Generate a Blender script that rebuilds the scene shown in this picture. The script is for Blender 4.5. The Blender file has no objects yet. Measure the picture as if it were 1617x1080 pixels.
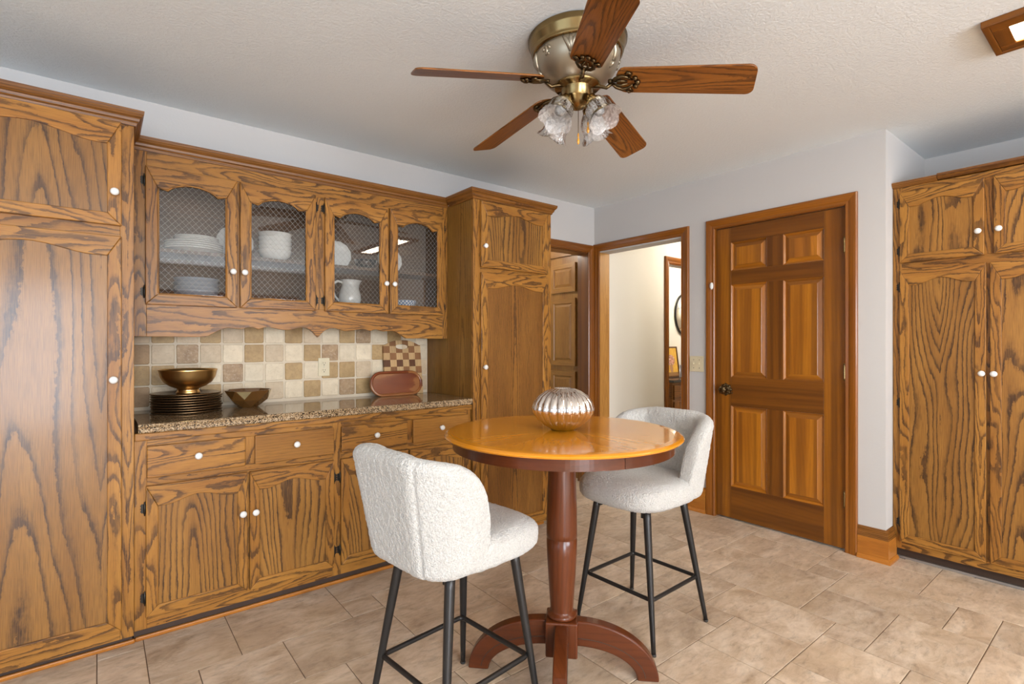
import bpy, bmesh, math, random
from math import sin, cos, pi, sqrt, radians
from mathutils import Vector, Matrix, noise

S = bpy.context.scene
COL = S.collection
rnd = random.Random(11)

# ------------------------------------------------------------------ camera
CAMH = 1.236
cam_d = bpy.data.cameras.new('camera')
cam = bpy.data.objects.new('camera', cam_d)
COL.objects.link(cam)
cam_d.sensor_fit = 'HORIZONTAL'
cam_d.sensor_width = 36.0
cam_d.lens = 818.0 / 1617.0 * 36.0
cam_d.shift_y = 3.0 / 1617.0
cam_d.clip_start = 0.05
cam.location = (0, 0, CAMH)
cam.rotation_euler = (radians(90), 0, -radians(90 - 51.4))
S.camera = cam

# ------------------------------------------------------------------ view / world / light
S.view_settings.view_transform = 'Standard'
S.view_settings.look = 'None'
S.view_settings.gamma = 1.0
S.view_settings.exposure = 0.10
S.view_settings.use_curve_mapping = False
S.cycles.caustics_reflective = False
S.cycles.caustics_refractive = False

world = bpy.data.worlds.new('world')
S.world = world
world.use_nodes = True
wn = world.node_tree
wn.nodes.clear()
wo = wn.nodes.new('ShaderNodeOutputWorld')
wb = wn.nodes.new('ShaderNodeBackground')
wb.inputs['Color'].default_value = (0.62, 0.80, 1.0, 1)
wb.inputs['Strength'].default_value = 2.2
wn.links.new(wb.outputs[0], wo.inputs[0])

def area(name, loc, rot, sx, sy, power, col):
    l = bpy.data.lights.new(name, 'AREA')
    l.shape = 'RECTANGLE'
    l.size, l.size_y = sx, sy
    l.energy = power
    l.color = col
    o = bpy.data.objects.new(name, l)
    o.location = loc
    o.rotation_euler = rot
    COL.objects.link(o)
    return o

# daylight entering through the windows behind the camera
area('daylight_window', (1.6, -3.66, 1.50), (radians(90), 0, 0), 2.3, 1.05, 145, (0.91, 0.97, 1.06))
area('daylight_patio_door', (-0.85, -3.66, 1.07), (radians(90), 0, 0), 1.6, 1.9, 180, (0.89, 0.97, 1.08))
area('daylight_side_window', (-3.12, 0.2, 1.28), (radians(90), 0, -radians(90)), 2.7, 1.5, 11, (0.84, 0.95, 1.08))

sun_d = bpy.data.lights.new('sun', 'SUN')
sun_d.energy = 22.0; sun_d.angle = 0.02; sun_d.color = (0.90, 0.97, 1.06)
sun = bpy.data.objects.new('sun', sun_d)
sun.rotation_euler = Vector((0.10, 0.75, -0.66)).to_track_quat('-Z', 'Y').to_euler()
COL.objects.link(sun)

# ------------------------------------------------------------------ node helpers
def new_mat(name):
    m = bpy.data.materials.new(name)
    m.use_nodes = True
    nt = m.node_tree
    return m, nt, nt.nodes['Principled BSDF']

def N(nt, t, **kw):
    n = nt.nodes.new(t)
    for k, v in kw.items():
        if k in ('operation', 'blend_type', 'data_type', 'feature', 'distance', 'noise_dimensions', 'wave_type', 'bands_direction'):
            setattr(n, k, v)
    return n

def setin(n, **kw):
    for k, v in kw.items():
        n.inputs[k].default_value = v
    return n

def math_(nt, op, a, b=None):
    n = nt.nodes.new('ShaderNodeMath')
    n.operation = op
    for i, x in enumerate((a, b)):
        if x is None:
            continue
        if isinstance(x, (int, float)):
            n.inputs[i].default_value = x
        else:
            nt.links.new(x, n.inputs[i])
    return n.outputs[0]

def ramp(nt, fac, stops):
    n = nt.nodes.new('ShaderNodeValToRGB')
    e = n.color_ramp.elements
    while len(e) < len(stops):
        e.new(0.5)
    for el, (p, c) in zip(e, stops):
        el.position = p
        el.color = (c[0], c[1], c[2], 1) if isinstance(c, tuple) else (c, c, c, 1)
    nt.links.new(fac, n.inputs[0])
    return n.outputs[0]

def mixc(nt, blend, fac, a, b):
    n = nt.nodes.new('ShaderNodeMix')
    n.data_type = 'RGBA'
    n.blend_type = blend
    for idx, x in ((0, fac), (6, a), (7, b)):
        if isinstance(x, (int, float)):
            n.inputs[idx].default_value = x
        elif isinstance(x, tuple):
            n.inputs[idx].default_value = (x[0], x[1], x[2], 1)
        else:
            nt.links.new(x, n.inputs[idx])
    return n.outputs[2]

def mapping(nt, vec, scale, loc=(0, 0, 0)):
    n = nt.nodes.new('ShaderNodeMapping')
    n.inputs['Scale'].default_value = scale
    n.inputs['Location'].default_value = loc
    nt.links.new(vec, n.inputs['Vector'])
    return n.outputs[0]

def noise_(nt, vec, scale, detail=2.0, rough=0.5, dist=0.0):
    n = nt.nodes.new('ShaderNodeTexNoise')
    n.inputs['Scale'].default_value = scale
    n.inputs['Detail'].default_value = detail
    n.inputs['Roughness'].default_value = rough
    n.inputs['Distortion'].default_value = dist
    nt.links.new(vec, n.inputs['Vector'])
    return n.outputs['Fac']

def bump(nt, bsdf, h, strength, dist=0.002):
    n = nt.nodes.new('ShaderNodeBump')
    n.inputs['Strength'].default_value = strength
    n.inputs['Distance'].default_value = dist
    nt.links.new(h, n.inputs['Height'])
    nt.links.new(n.outputs[0], bsdf.inputs['Normal'])

def plain(name, col, rough=0.5, metal=0.0, spec=0.5, coat=0.0):
    m, nt, b = new_mat(name)
    tc = nt.nodes.new('ShaderNodeTexCoord')
    f = noise_(nt, tc.outputs['Object'], 14.0, 2.0)
    v = ramp(nt, f, [(0.3, tuple(c * 0.94 for c in col)), (0.7, tuple(min(1, c * 1.04) for c in col))])
    nt.links.new(v, b.inputs['Base Color'])
    b.inputs['Roughness'].default_value = rough
    b.inputs['Metallic'].default_value = metal
    b.inputs['Specular IOR Level'].default_value = spec
    b.inputs['Coat Weight'].default_value = coat
    b.inputs['Coat Roughness'].default_value = 0.1
    return m

def wood(name, light, mid, dark, dens=70.0, run=5.0, rings=7.0, su=0.9, sv=6.0, jag=0.5, line=1.0, period=0.16, pore=0.72, rough=0.40, coat=0.10,
         coat_rough=0.22, bumpy=0.12, stripe=0.0, spec=0.28, wide=0.24):
    """Grain runs along U (metres); contours of a ridged field give straight flanks and cathedral arches."""
    m, nt, b = new_mat(name)
    uv = nt.nodes.new('ShaderNodeUVMap').outputs[0]
    oi = nt.nodes.new('ShaderNodeObjectInfo')
    sp = nt.nodes.new('ShaderNodeSeparateXYZ'); nt.links.new(uv, sp.inputs[0])
    fld = noise_(nt, mapping(nt, uv, (su, sv, 1)), 1.0, 1.5, 0.45, 0.1)
    jg = noise_(nt, mapping(nt, uv, (26, 60, 1)), 1.0, 3.0, 0.65)
    pp = math_(nt, 'PINGPONG', sp.outputs[1], period)
    d2 = math_(nt, 'MULTIPLY', pp, pp)
    ridge = math_(nt, 'SQRT', math_(nt, 'ADD', d2, 0.0012))
    t = math_(nt, 'MULTIPLY', ridge, dens)
    t = math_(nt, 'ADD', t, math_(nt, 'MULTIPLY', sp.outputs[0], run))
    t = math_(nt, 'ADD', t, math_(nt, 'MULTIPLY', fld, rings))
    t = math_(nt, 'ADD', t, math_(nt, 'MULTIPLY', jg, jag))
    fr = math_(nt, 'FRACT', t)
    ring = ramp(nt, fr, [(0.0, 0.15), (0.04, 1.0), (wide, 0.95), (wide + .11, 0.40), (wide + .28, 0.08), (0.90, 0.0), (1.0, 0.15)])
    gate = noise_(nt, mapping(nt, uv, (su * 3.0, sv * 3.0, 1), (3.1, 1.7, 0)), 1.0, 2.0)
    gate = ramp(nt, gate, [(0.30, 0.50), (0.52, 1.0)])
    por = noise_(nt, mapping(nt, uv, (11, 480, 1)), 1.0, 2.5, 0.6)
    porf = ramp(nt, por, [(0.42, 0.0), (0.62, 1.0)])
    lf = math_(nt, 'MULTIPLY', math_(nt, 'MULTIPLY', ring, gate), line)
    lf = math_(nt, 'MULTIPLY', lf, math_(nt, 'ADD', math_(nt, 'MULTIPLY', porf, 0.30), 0.72))
    base_f = noise_(nt, mapping(nt, uv, (1.3, 9, 1), (7, 2, 0)), 1.0, 2.0)
    base = ramp(nt, base_f, [(0.32, mid), (0.66, light)])
    if stripe > 0:
        st = noise_(nt, mapping(nt, uv, (0.25, 22, 1), (5, 9, 0)), 1.0, 1.0)
        base = mixc(nt, 'MIX', math_(nt, 'MULTIPLY', ramp(nt, st, [(0.42, 0.0), (0.60, 1.0)]), stripe), base, dark)
    c = mixc(nt, 'MIX', lf, base, dark)
    pm = math_(nt, 'SUBTRACT', 1.0, math_(nt, 'MULTIPLY', porf, 1.0 - pore))
    c = mixc(nt, 'MULTIPLY', 1.0, c, math_(nt, 'MULTIPLY', pm, math_(nt, 'ADD', math_(nt, 'MULTIPLY', oi.outputs['Random'], 0.16), 0.92)))
    nt.links.new(c, b.inputs['Base Color'])
    b.inputs['Roughness'].default_value = rough
    b.inputs['Specular IOR Level'].default_value = spec
    b.inputs['Coat Weight'].default_value = coat
    b.inputs['Coat Roughness'].default_value = coat_rough
    if bumpy:
        bump(nt, b, math_(nt, 'ADD', lf, math_(nt, 'MULTIPLY', porf, 0.4)), bumpy, -0.0006)
    return m

OAK_L, OAK_M, OAK_D = (0.43, 0.192, 0.034), (0.32, 0.128, 0.020), (0.048, 0.019, 0.007)
M_oak = wood('oak_frame', OAK_L, OAK_M, OAK_D, dens=46, run=4.0, rings=8, su=2.2, sv=11, jag=0.7, period=0.07, line=0.92)
M_panel = wood('oak_panel', (0.36, 0.165, 0.033), (0.27, 0.115, 0.021), (0.044, 0.019, 0.008), dens=36, run=3.0, rings=11, su=1.0, sv=5.0, jag=0.5, period=0.17, wide=0.19)
M_panelw = wood('oak_panel_wide', (0.31, 0.142, 0.030), (0.24, 0.103, 0.020), (0.048, 0.021, 0.009), dens=26, run=2.0, rings=7.0, su=0.7, sv=4.0, jag=0.40, period=0.20, wide=0.12, coat=0.35, coat_rough=0.16)
M_plank = wood('oak_straight', (0.33, 0.140, 0.026), (0.235, 0.092, 0.016), (0.055, 0.022, 0.008), dens=105, run=1.5, rings=4, su=0.5, sv=8, jag=0.8, period=0.21, line=0.85)
M_side = wood('oak_side_veneer', (0.32, 0.155, 0.030), (0.24, 0.108, 0.018), (0.085, 0.036, 0.010), dens=58, run=1.6, rings=5, su=0.5, sv=6, jag=0.6, period=0.26, wide=0.14, line=0.8)
M_flame = wood('oak_drawer_front', (0.36, 0.158, 0.030), (0.27, 0.108, 0.018), (0.12, 0.048, 0.012), dens=70, run=0.8, rings=3, su=1.5, sv=10, jag=0.5, period=0.3, line=0.30)
M_crown = wood('crown_oak', (0.27, 0.105, 0.018), (0.19, 0.070, 0.011), (0.060, 0.022, 0.007), dens=105, run=1.5, rings=4, su=0.5, sv=8, jag=0.8, line=0.8)
M_oakdk = wood('oak_dark', (0.20, 0.080, 0.024), (0.14, 0.054, 0.016), (0.045, 0.018, 0.008), dens=90, run=2)
M_inner = wood('oak_inside', (0.17, 0.090, 0.045), (0.12, 0.064, 0.032), (0.06, 0.030, 0.015), dens=60, run=3, line=0.5, coat=0.0, rough=0.55)
M_door = wood('stained_door_wood', (0.46, 0.165, 0.012), (0.33, 0.108, 0.009), (0.125, 0.040, 0.007), dens=50, run=2, rings=3, line=0.22, pore=0.92, rough=0.30, coat=0.35, coat_rough=0.15, bumpy=0.03, stripe=0.55)
M_trim = wood('stained_trim_wood', (0.30, 0.098, 0.009), (0.22, 0.066, 0.007), (0.10, 0.030, 0.006), dens=70, run=2, rings=3, line=0.25, pore=0.90, rough=0.30, coat=0.3, coat_rough=0.15, bumpy=0.03, stripe=0.25)
M_pale = wood('light_oak_jamb', (0.50, 0.24, 0.055), (0.42, 0.19, 0.04), (0.25, 0.10, 0.02), dens=60, run=2, line=0.35, rough=0.4)
M_base = wood('baseboard_oak', (0.52, 0.195, 0.028), (0.42, 0.145, 0.021), (0.20, 0.065, 0.012), dens=120, run=2, rings=3, line=0.30, rough=0.34)
M_doorf = wood('stained_door_frame', (0.23, 0.078, 0.008), (0.155, 0.049, 0.006), (0.070, 0.022, 0.005), dens=50, run=2, rings=3, line=0.22, pore=0.92, rough=0.32, coat=0.20, coat_rough=0.15, bumpy=0.03, stripe=0.5)
M_doors = wood('stained_door_stile', (0.34, 0.118, 0.009), (0.25, 0.080, 0.007), (0.11, 0.035, 0.006), dens=50, run=2, rings=3, line=0.22, pore=0.92, rough=0.30, coat=0.35, coat_rough=0.15, bumpy=0.03, stripe=0.6)
M_ttop = wood('honey_table_veneer', (0.76, 0.290, 0.013), (0.64, 0.222, 0.009), (0.30, 0.095, 0.008), dens=25, run=1, rings=3, line=0.15, pore=0.94, rough=0.20, coat=0.7, coat_rough=0.06, bumpy=0.0)
M_cherry = wood('cherry_stain', (0.120, 0.029, 0.007), (0.078, 0.018, 0.005), (0.034, 0.008, 0.003), dens=50, run=2, rings=4, line=0.3, pore=0.90, rough=0.28, coat=0.28, coat_rough=0.06, bumpy=0.0)
M_blade = wood('fan_blade_oak', (0.33, 0.120, 0.020), (0.24, 0.080, 0.013), (0.055, 0.019, 0.007), dens=110, run=4, rings=6, su=1.6, sv=10, jag=0.6, period=0.06, line=0.85, rough=0.35)
M_board_l = wood('maple_block', (0.62, 0.40, 0.19), (0.55, 0.34, 0.15), (0.40, 0.22, 0.09), line=0.3, coat=0.0, rough=0.5)
M_board_m = wood('cherry_block', (0.33, 0.155, 0.060), (0.27, 0.118, 0.044), (0.17, 0.07, 0.03), line=0.3, coat=0.0, rough=0.5)
M_board_d = wood('walnut_block', (0.17, 0.068, 0.028), (0.13, 0.05, 0.02), (0.07, 0.03, 0.015), line=0.3, coat=0.0, rough=0.5)
M_tray = wood('red_brown_tray_wood', (0.21, 0.050, 0.014), (0.13, 0.027, 0.009), (0.40, 0.17, 0.055), dens=9, run=1, rings=2.5, su=1.5, sv=5, jag=0.2, line=0.75, pore=0.92, rough=0.28, coat=0.3)
M_vanity = wood('vanity_oak', (0.36, 0.15, 0.035), (0.28, 0.11, 0.025), (0.09, 0.035, 0.012), dens=60, run=3)
M_closet = wood('closet_wood', (0.36, 0.165, 0.036), (0.27, 0.115, 0.024), (0.11, 0.045, 0.012), dens=50, run=2, rings=4, line=0.25, rough=0.34)

def wall_mat(name, col, s=90.0, st=0.25):
    m, nt, b = new_mat(name)
    g = nt.nodes.new('ShaderNodeNewGeometry')
    f = noise_(nt, g.outputs['Position'], s, 3.0, 0.5)
    f2 = noise_(nt, g.outputs['Position'], 1.3, 2.0)
    c = ramp(nt, f2, [(0.3, tuple(x * 0.97 for x in col)), (0.7, col)])
    nt.links.new(c, b.inputs['Base Color'])
    b.inputs['Roughness'].default_value = 0.65
    b.inputs['Specular IOR Level'].default_value = 0.3
    bump(nt, b, f, st, 0.002)
    return m

M_wall = wall_mat('wall_paint', (0.57, 0.548, 0.525))
M_cream = wall_mat('hall_paint', (0.74, 0.69, 0.60))

def ceil_mat():
    m, nt, b = new_mat('textured_ceiling')
    g = nt.nodes.new('ShaderNodeNewGeometry')
    f = noise_(nt, mapping(nt, g.outputs['Position'], (1, 1, 0.1)), 85.0, 3.0, 0.55, 0.4)
    h = ramp(nt, f, [(0.42, 0.0), (0.56, 0.8), (0.75, 1.0)])
    b.inputs['Base Color'].default_value = (0.785, 0.83, 0.85, 1)
    b.inputs['Roughness'].default_value = 0.8
    b.inputs['Specular IOR Level'].default_value = 0.2
    bump(nt, b, h, 0.30, 0.003)
    return m
M_ceil = ceil_mat()

def tile_floor_mat(name, brick=False):
    m, nt, b = new_mat(name)
    g = nt.nodes.new('ShaderNodeNewGeometry')
    oi = nt.nodes.new('ShaderNodeObjectInfo')
    cx = nt.nodes.new('ShaderNodeCombineXYZ')
    r = math_(nt, 'MULTIPLY', oi.outputs['Random'], 40.0)
    nt.links.new(r, cx.inputs[0]); nt.links.new(math_(nt, 'MULTIPLY', oi.outputs['Random'], 23.0), cx.inputs[2])
    ad = nt.nodes.new('ShaderNodeVectorMath'); ad.operation = 'ADD'
    nt.links.new(g.outputs['Position'], ad.inputs[0]); nt.links.new(cx.outputs[0], ad.inputs[1])
    p = ad.outputs[0]
    a = noise_(nt, mapping(nt, p, (1.0, 1.6, 1)), 4.2, 5.0, 0.62, 0.7)
    c = ramp(nt, a, [(0.30, (0.44, 0.325, 0.230)), (0.46, (0.56, 0.430, 0.315)), (0.62, (0.68, 0.550, 0.425)), (0.78, (0.58, 0.450, 0.332))])
    d = noise_(nt, mapping(nt, p, (1.0, 2.6, 1)), 16.0, 6.0, 0.7, 0.4)
    c = mixc(nt, 'MULTIPLY', 0.9, c, ramp(nt, d, [(0.30, 0.62), (0.47, 0.95), (0.7, 1.06)]))
    d3 = noise_(nt, mapping(nt, p, (1.0, 2.0, 1), (3, 8, 1)), 7.0, 6.0, 0.72, 1.2)
    c = mixc(nt, 'MULTIPLY', 0.8, c, ramp(nt, d3, [(0.40, 1.0), (0.56, (0.86, 0.82, 0.76)), (0.68, (0.70, 0.64, 0.56))]))
    e = noise_(nt, mapping(nt, p, (1, 1, 1)), 2.2, 2.0)
    c = mixc(nt, 'MIX', ramp(nt, e, [(0.5, 0.0), (0.75, 0.35)]), c, (0.57, 0.41, 0.25))
    v = math_(nt, 'ADD', math_(nt, 'MULTIPLY', oi.outputs['Random'], 0.20), 0.90)
    c = mixc(nt, 'MULTIPLY', 1.0, c, v)
    if brick:
        br = nt.nodes.new('ShaderNodeTexBrick')
        br.inputs['Scale'].default_value = 1.0
        br.inputs['Brick Width'].default_value = 0.453; br.inputs['Row Height'].default_value = 0.306
        br.inputs['Mortar Size'].default_value = 0.0025
        nt.links.new(g.outputs['Position'], br.inputs['Vector'])
        c = mixc(nt, 'MIX', br.outputs['Fac'], c, (0.16, 0.10, 0.06))
    nt.links.new(c, b.inputs['Base Color'])
    b.inputs['Roughness'].default_value = 0.42
    bump(nt, b, d, 0.15, 0.0015)
    return m
M_ftile = tile_floor_mat('stone_look_floor_tile')
M_ffar = tile_floor_mat('stone_look_floor_far', True)
M_grout = plain('brown_grout', (0.15, 0.095, 0.060), 0.9)
M_wgrout = plain('pale_grout', (0.66, 0.56, 0.42), 0.9)

def stone(name, a, bcol, dark, pit):
    m, nt, b = new_mat(name)
    g = nt.nodes.new('ShaderNodeNewGeometry')
    oi = nt.nodes.new('ShaderNodeObjectInfo')
    cx = nt.nodes.new('ShaderNodeCombineXYZ')
    nt.links.new(math_(nt, 'MULTIPLY', oi.outputs['Random'], 31.0), cx.inputs[1])
    ad = nt.nodes.new('ShaderNodeVectorMath'); ad.operation = 'ADD'
    nt.links.new(g.outputs['Position'], ad.inputs[0]); nt.links.new(cx.outputs[0], ad.inputs[1])
    p = ad.outputs[0]
    f = noise_(nt, p, 22.0, 4.0, 0.6, 0.5)
    c = ramp(nt, f, [(0.32, bcol), (0.62, a)])
    f2 = noise_(nt, p, 75.0, 4.0, 0.65, 0.8)
    c = mixc(nt, 'MIX', math_(nt, 'MULTIPLY', ramp(nt, f2, [(0.52, 0.0), (0.66, 1.0)]), pit), c, dark)
    v = math_(nt, 'ADD', math_(nt, 'MULTIPLY', oi.outputs['Random'], 0.18), 0.90)
    c = mixc(nt, 'MULTIPLY', 1.0, c, v)
    nt.links.new(c, b.inputs['Base Color'])
    b.inputs['Roughness'].default_value = 0.55
    bump(nt, b, f2, 0.35, 0.002)
    return m
ST = {'C': stone('cream_travertine', (0.74, 0.62, 0.44), (0.66, 0.54, 0.37), (0.42, 0.32, 0.2), 0.25),
      'P': stone('rosy_travertine', (0.64, 0.50, 0.33), (0.56, 0.42, 0.265), (0.36, 0.26, 0.18), 0.3),
      'T': stone('tan_travertine', (0.48, 0.315, 0.135), (0.37, 0.23, 0.09), (0.24, 0.14, 0.07), 0.35),
      'D': stone('pitted_brown_travertine', (0.40, 0.26, 0.135), (0.26, 0.155, 0.075), (0.58, 0.46, 0.32), 0.5),
      'B': stone('brown_travertine', (0.38, 0.235, 0.110), (0.29, 0.17, 0.075), (0.18, 0.11, 0.06), 0.35)}

def granite():
    m, nt, b = new_mat('brown_granite')
    tc = nt.nodes.new('ShaderNodeNewGeometry').outputs['Position']
    vo = nt.nodes.new('ShaderNodeTexVoronoi'); vo.inputs['Scale'].default_value = 290.0
    nt.links.new(tc, vo.inputs['Vector'])
    sp = nt.nodes.new('ShaderNodeSeparateColor'); nt.links.new(vo.outputs['Color'], sp.inputs[0])
    a = noise_(nt, tc, 60.0, 3.0, 0.6)
    t = math_(nt, 'ADD', math_(nt, 'MULTIPLY', sp.outputs[0], 0.6), math_(nt, 'MULTIPLY', a, 0.55))
    c = ramp(nt, t, [(0.30, (0.020, 0.013, 0.008)), (0.42, (0.10, 0.060, 0.030)), (0.58, (0.30, 0.19, 0.095)), (0.72, (0.44, 0.30, 0.16)), (0.88, (0.52, 0.39, 0.25))])
    nt.links.new(c, b.inputs['Base Color'])
    b.inputs['Roughness'].default_value = 0.08
    b.inputs['Specular IOR Level'].default_value = 0.7
    return m
M_granite = granite()

def boucle():
    m, nt, b = new_mat('cream_boucle_fabric')
    tc = nt.nodes.new('ShaderNodeTexCoord').outputs['Object']
    f = noise_(nt, tc, 150.0, 3.0, 0.65, 1.2)
    vo = nt.nodes.new('ShaderNodeTexVoronoi'); vo.inputs['Scale'].default_value = 170.0
    nt.links.new(tc, vo.inputs['Vector'])
    h = math_(nt, 'ADD', f, math_(nt, 'MULTIPLY', vo.outputs['Distance'], -0.6))
    c = ramp(nt, f, [(0.3, (0.47, 0.445, 0.405)), (0.6, (0.62, 0.595, 0.55))])
    nt.links.new(c, b.inputs['Base Color'])
    b.inputs['Roughness'].default_value = 0.95
    b.inputs['Specular IOR Level'].default_value = 0.1
    b.inputs['Sheen Weight'].default_value = 0.35
    b.inputs['Sheen Roughness'].default_value = 0.5
    bump(nt, b, h, 0.9, 0.006)
    return m
M_boucle = boucle()

M_black = plain('black_metal', (0.035, 0.032, 0.030), 0.36, 0.6)
M_iron = plain('wrought_iron', (0.030, 0.024, 0.018), 0.42, 0.7)
M_white = plain('white_porcelain', (0.80, 0.78, 0.74), 0.14)
M_ivory = plain('ivory_plastic', (0.66, 0.57, 0.38), 0.35)
M_slot = plain('dark_slot', (0.03, 0.025, 0.02), 0.7)
M_silver = plain('mirror_silver', (0.80, 0.74, 0.69), 0.07, 1.0)
M_gold = plain('brushed_gold', (0.74, 0.49, 0.20), 0.30, 1.0)
M_brass = plain('antique_brass', (0.27, 0.185, 0.078), 0.24, 1.0)
M_brassdk = plain('aged_brass', (0.11, 0.072, 0.034), 0.30, 1.0)
M_pewter = plain('pewter_bowl', (0.40, 0.34, 0.25), 0.34, 0.8)
M_charger = plain('dark_bronze_plate', (0.20, 0.125, 0.060), 0.24, 0.9)
M_facet = plain('amber_glazed_ceramic', (0.14, 0.060, 0.014), 0.14, 0.25, coat=0.6)
M_facetg = plain('gilded_triangle', (0.62, 0.50, 0.26), 0.25, 0.8)
M_grey = plain('grey_stoneware', (0.30, 0.32, 0.36), 0.35)
M_steel = plain('zinc_strip', (0.55, 0.53, 0.50), 0.35, 0.9)
M_amber = plain('amber_bead', (0.75, 0.33, 0.03), 0.12, coat=0.5)
M_lead = plain('dull_lead', (0.40, 0.365, 0.32), 0.6)
M_mirror = plain('wall_mirror_glass', (0.85, 0.82, 0.74), 0.03, 1.0)
M_dstone = plain('dark_vanity_top', (0.05, 0.045, 0.045), 0.12)
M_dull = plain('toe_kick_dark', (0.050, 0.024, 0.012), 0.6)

def pattern_bowl():
    m, nt, b = new_mat('blue_patterned_china')
    uv = nt.nodes.new('ShaderNodeUVMap').outputs[0]
    ch = nt.nodes.new('ShaderNodeTexChecker'); ch.inputs['Scale'].default_value = 1.0
    nt.links.new(mapping(nt, uv, (85, 85, 1)), ch.inputs['Vector'])
    nt.links.new(mixc(nt, 'MIX', ch.outputs['Fac'], (0.72, 0.74, 0.76), (0.09, 0.17, 0.33)), b.inputs['Base Color'])
    b.inputs['Roughness'].default_value = 0.2
    return m
M_patt = pattern_bowl()

def glass(name, rough, col, alpha_clear):
    m, nt, b = new_mat(name)
    out = nt.nodes['Material Output']
    nt.nodes.remove(b)
    tr = nt.nodes.new('ShaderNodeBsdfTransparent'); tr.inputs[0].default_value = (col[0], col[1], col[2], 1)
    gl = nt.nodes.new('ShaderNodeBsdfGlossy'); gl.inputs['Roughness'].default_value = rough
    fr = nt.nodes.new('ShaderNodeFresnel'); fr.inputs[0].default_value = 1.5
    mx = nt.nodes.new('ShaderNodeMixShader')
    k = math_(nt, 'MULTIPLY', fr.outputs[0], 1.3)
    nt.links.new(k, mx.inputs[0]); nt.links.new(tr.outputs[0], mx.inputs[1]); nt.links.new(gl.outputs[0], mx.inputs[2])
    nt.links.new(mx.outputs[0], out.inputs[0])
    return m
M_glass = glass('cabinet_pane_glass', 0.0, (0.93, 0.93, 0.92), 0.9)
M_clear = glass('clear_bowl_glass', 0.02, (0.90, 0.91, 0.92), 0.9)

def frosted():
    m, nt, b = new_mat('pressed_frosted_glass')
    out = nt.nodes['Material Output']
    nt.nodes.remove(b)
    tr = nt.nodes.new('ShaderNodeBsdfTransparent'); tr.inputs[0].default_value = (1, 1, 1, 1)
    tl = nt.nodes.new('ShaderNodeBsdfTranslucent'); tl.inputs[0].default_value = (0.95, 0.94, 0.92, 1)
    df = nt.nodes.new('ShaderNodeBsdfDiffuse'); df.inputs[0].default_value = (0.90, 0.89, 0.87, 1)
    gl = nt.nodes.new('ShaderNodeBsdfGlossy'); gl.inputs['Roughness'].default_value = 0.08
    tc = nt.nodes.new('ShaderNodeTexCoord').outputs['Object']
    f = noise_(nt, tc, 55.0, 3.0, 0.6, 1.0)
    bp = nt.nodes.new('ShaderNodeBump'); bp.inputs['Strength'].default_value = 0.6; bp.inputs['Distance'].default_value = 0.004
    nt.links.new(f, bp.inputs['Height'])
    for q in (gl, df):
        nt.links.new(bp.outputs[0], q.inputs['Normal'])
    m1 = nt.nodes.new('ShaderNodeMixShader'); m1.inputs[0].default_value = 0.5
    nt.links.new(tl.outputs[0], m1.inputs[1]); nt.links.new(df.outputs[0], m1.inputs[2])
    m2 = nt.nodes.new('ShaderNodeMixShader')
    nt.links.new(ramp(nt, f, [(0.40, 0.35), (0.62, 0.75)]), m2.inputs[0])
    nt.links.new(tr.outputs[0], m2.inputs[1]); nt.links.new(m1.outputs[0], m2.inputs[2])
    m3 = nt.nodes.new('ShaderNodeMixShader')
    fr = nt.nodes.new('ShaderNodeFresnel'); fr.inputs[0].default_value = 1.5
    nt.links.new(bp.outputs[0], fr.inputs['Normal'])
    nt.links.new(math_(nt, 'MULTIPLY', fr.outputs[0], 1.0), m3.inputs[0])
    nt.links.new(m2.outputs[0], m3.inputs[1]); nt.links.new(gl.outputs[0], m3.inputs[2])
    nt.links.new(m3.outputs[0], out.inputs[0])
    return m
M_frost = frosted()

def emit(name, col, st):
    m, nt, b = new_mat(name)
    b.inputs['Base Color'].default_value = (0.8, 0.8, 0.8, 1)
    b.inputs['Emission Color'].default_value = (*col, 1)
    b.inputs['Emission Strength'].default_value = st
    return m
M_diff = emit('lit_diffuser', (1.0, 0.80, 0.50), 5.0)

def painting_mat():
    m, nt, b = new_mat('yellow_floral_print')
    uv = nt.nodes.new('ShaderNodeUVMap').outputs[0]
    sp = nt.nodes.new('ShaderNodeSeparateXYZ'); nt.links.new(uv, sp.inputs[0])
    def blob(cx, cy, rx, ry):
        dx = math_(nt, 'DIVIDE', math_(nt, 'SUBTRACT', sp.outputs[0], cx), rx)
        dy = math_(nt, 'DIVIDE', math_(nt, 'SUBTRACT', sp.outputs[1], cy), ry)
        return math_(nt, 'LESS_THAN', math_(nt, 'ADD', math_(nt, 'MULTIPLY', dx, dx), math_(nt, 'MULTIPLY', dy, dy)), 1.0)
    nz = noise_(nt, uv, 8.0, 3.0)
    c = ramp(nt, nz, [(0.3, (0.72, 0.36, 0.03)), (0.7, (0.80, 0.48, 0.06))])
    fl = ramp(nt, noise_(nt, uv, 16.0, 3.0), [(0.38, (0.20, 0.22, 0.06)), (0.48, (0.62, 0.16, 0.12)), (0.6, (0.75, 0.55, 0.48))])
    c = mixc(nt, 'MIX', blob(0.5, 0.56, 0.30, 0.20), c, fl)
    c = mixc(nt, 'MIX', blob(0.5, 0.27, 0.11, 0.16), c, (0.45, 0.22, 0.10))
    c = mixc(nt, 'MIX', math_(nt, 'LESS_THAN', sp.outputs[1], 0.13), c, (0.35, 0.17, 0.05))
    nt.links.new(c, b.inputs['Base Color'])
    b.inputs['Roughness'].default_value = 0.6
    return m
M_paint = painting_mat()

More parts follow.
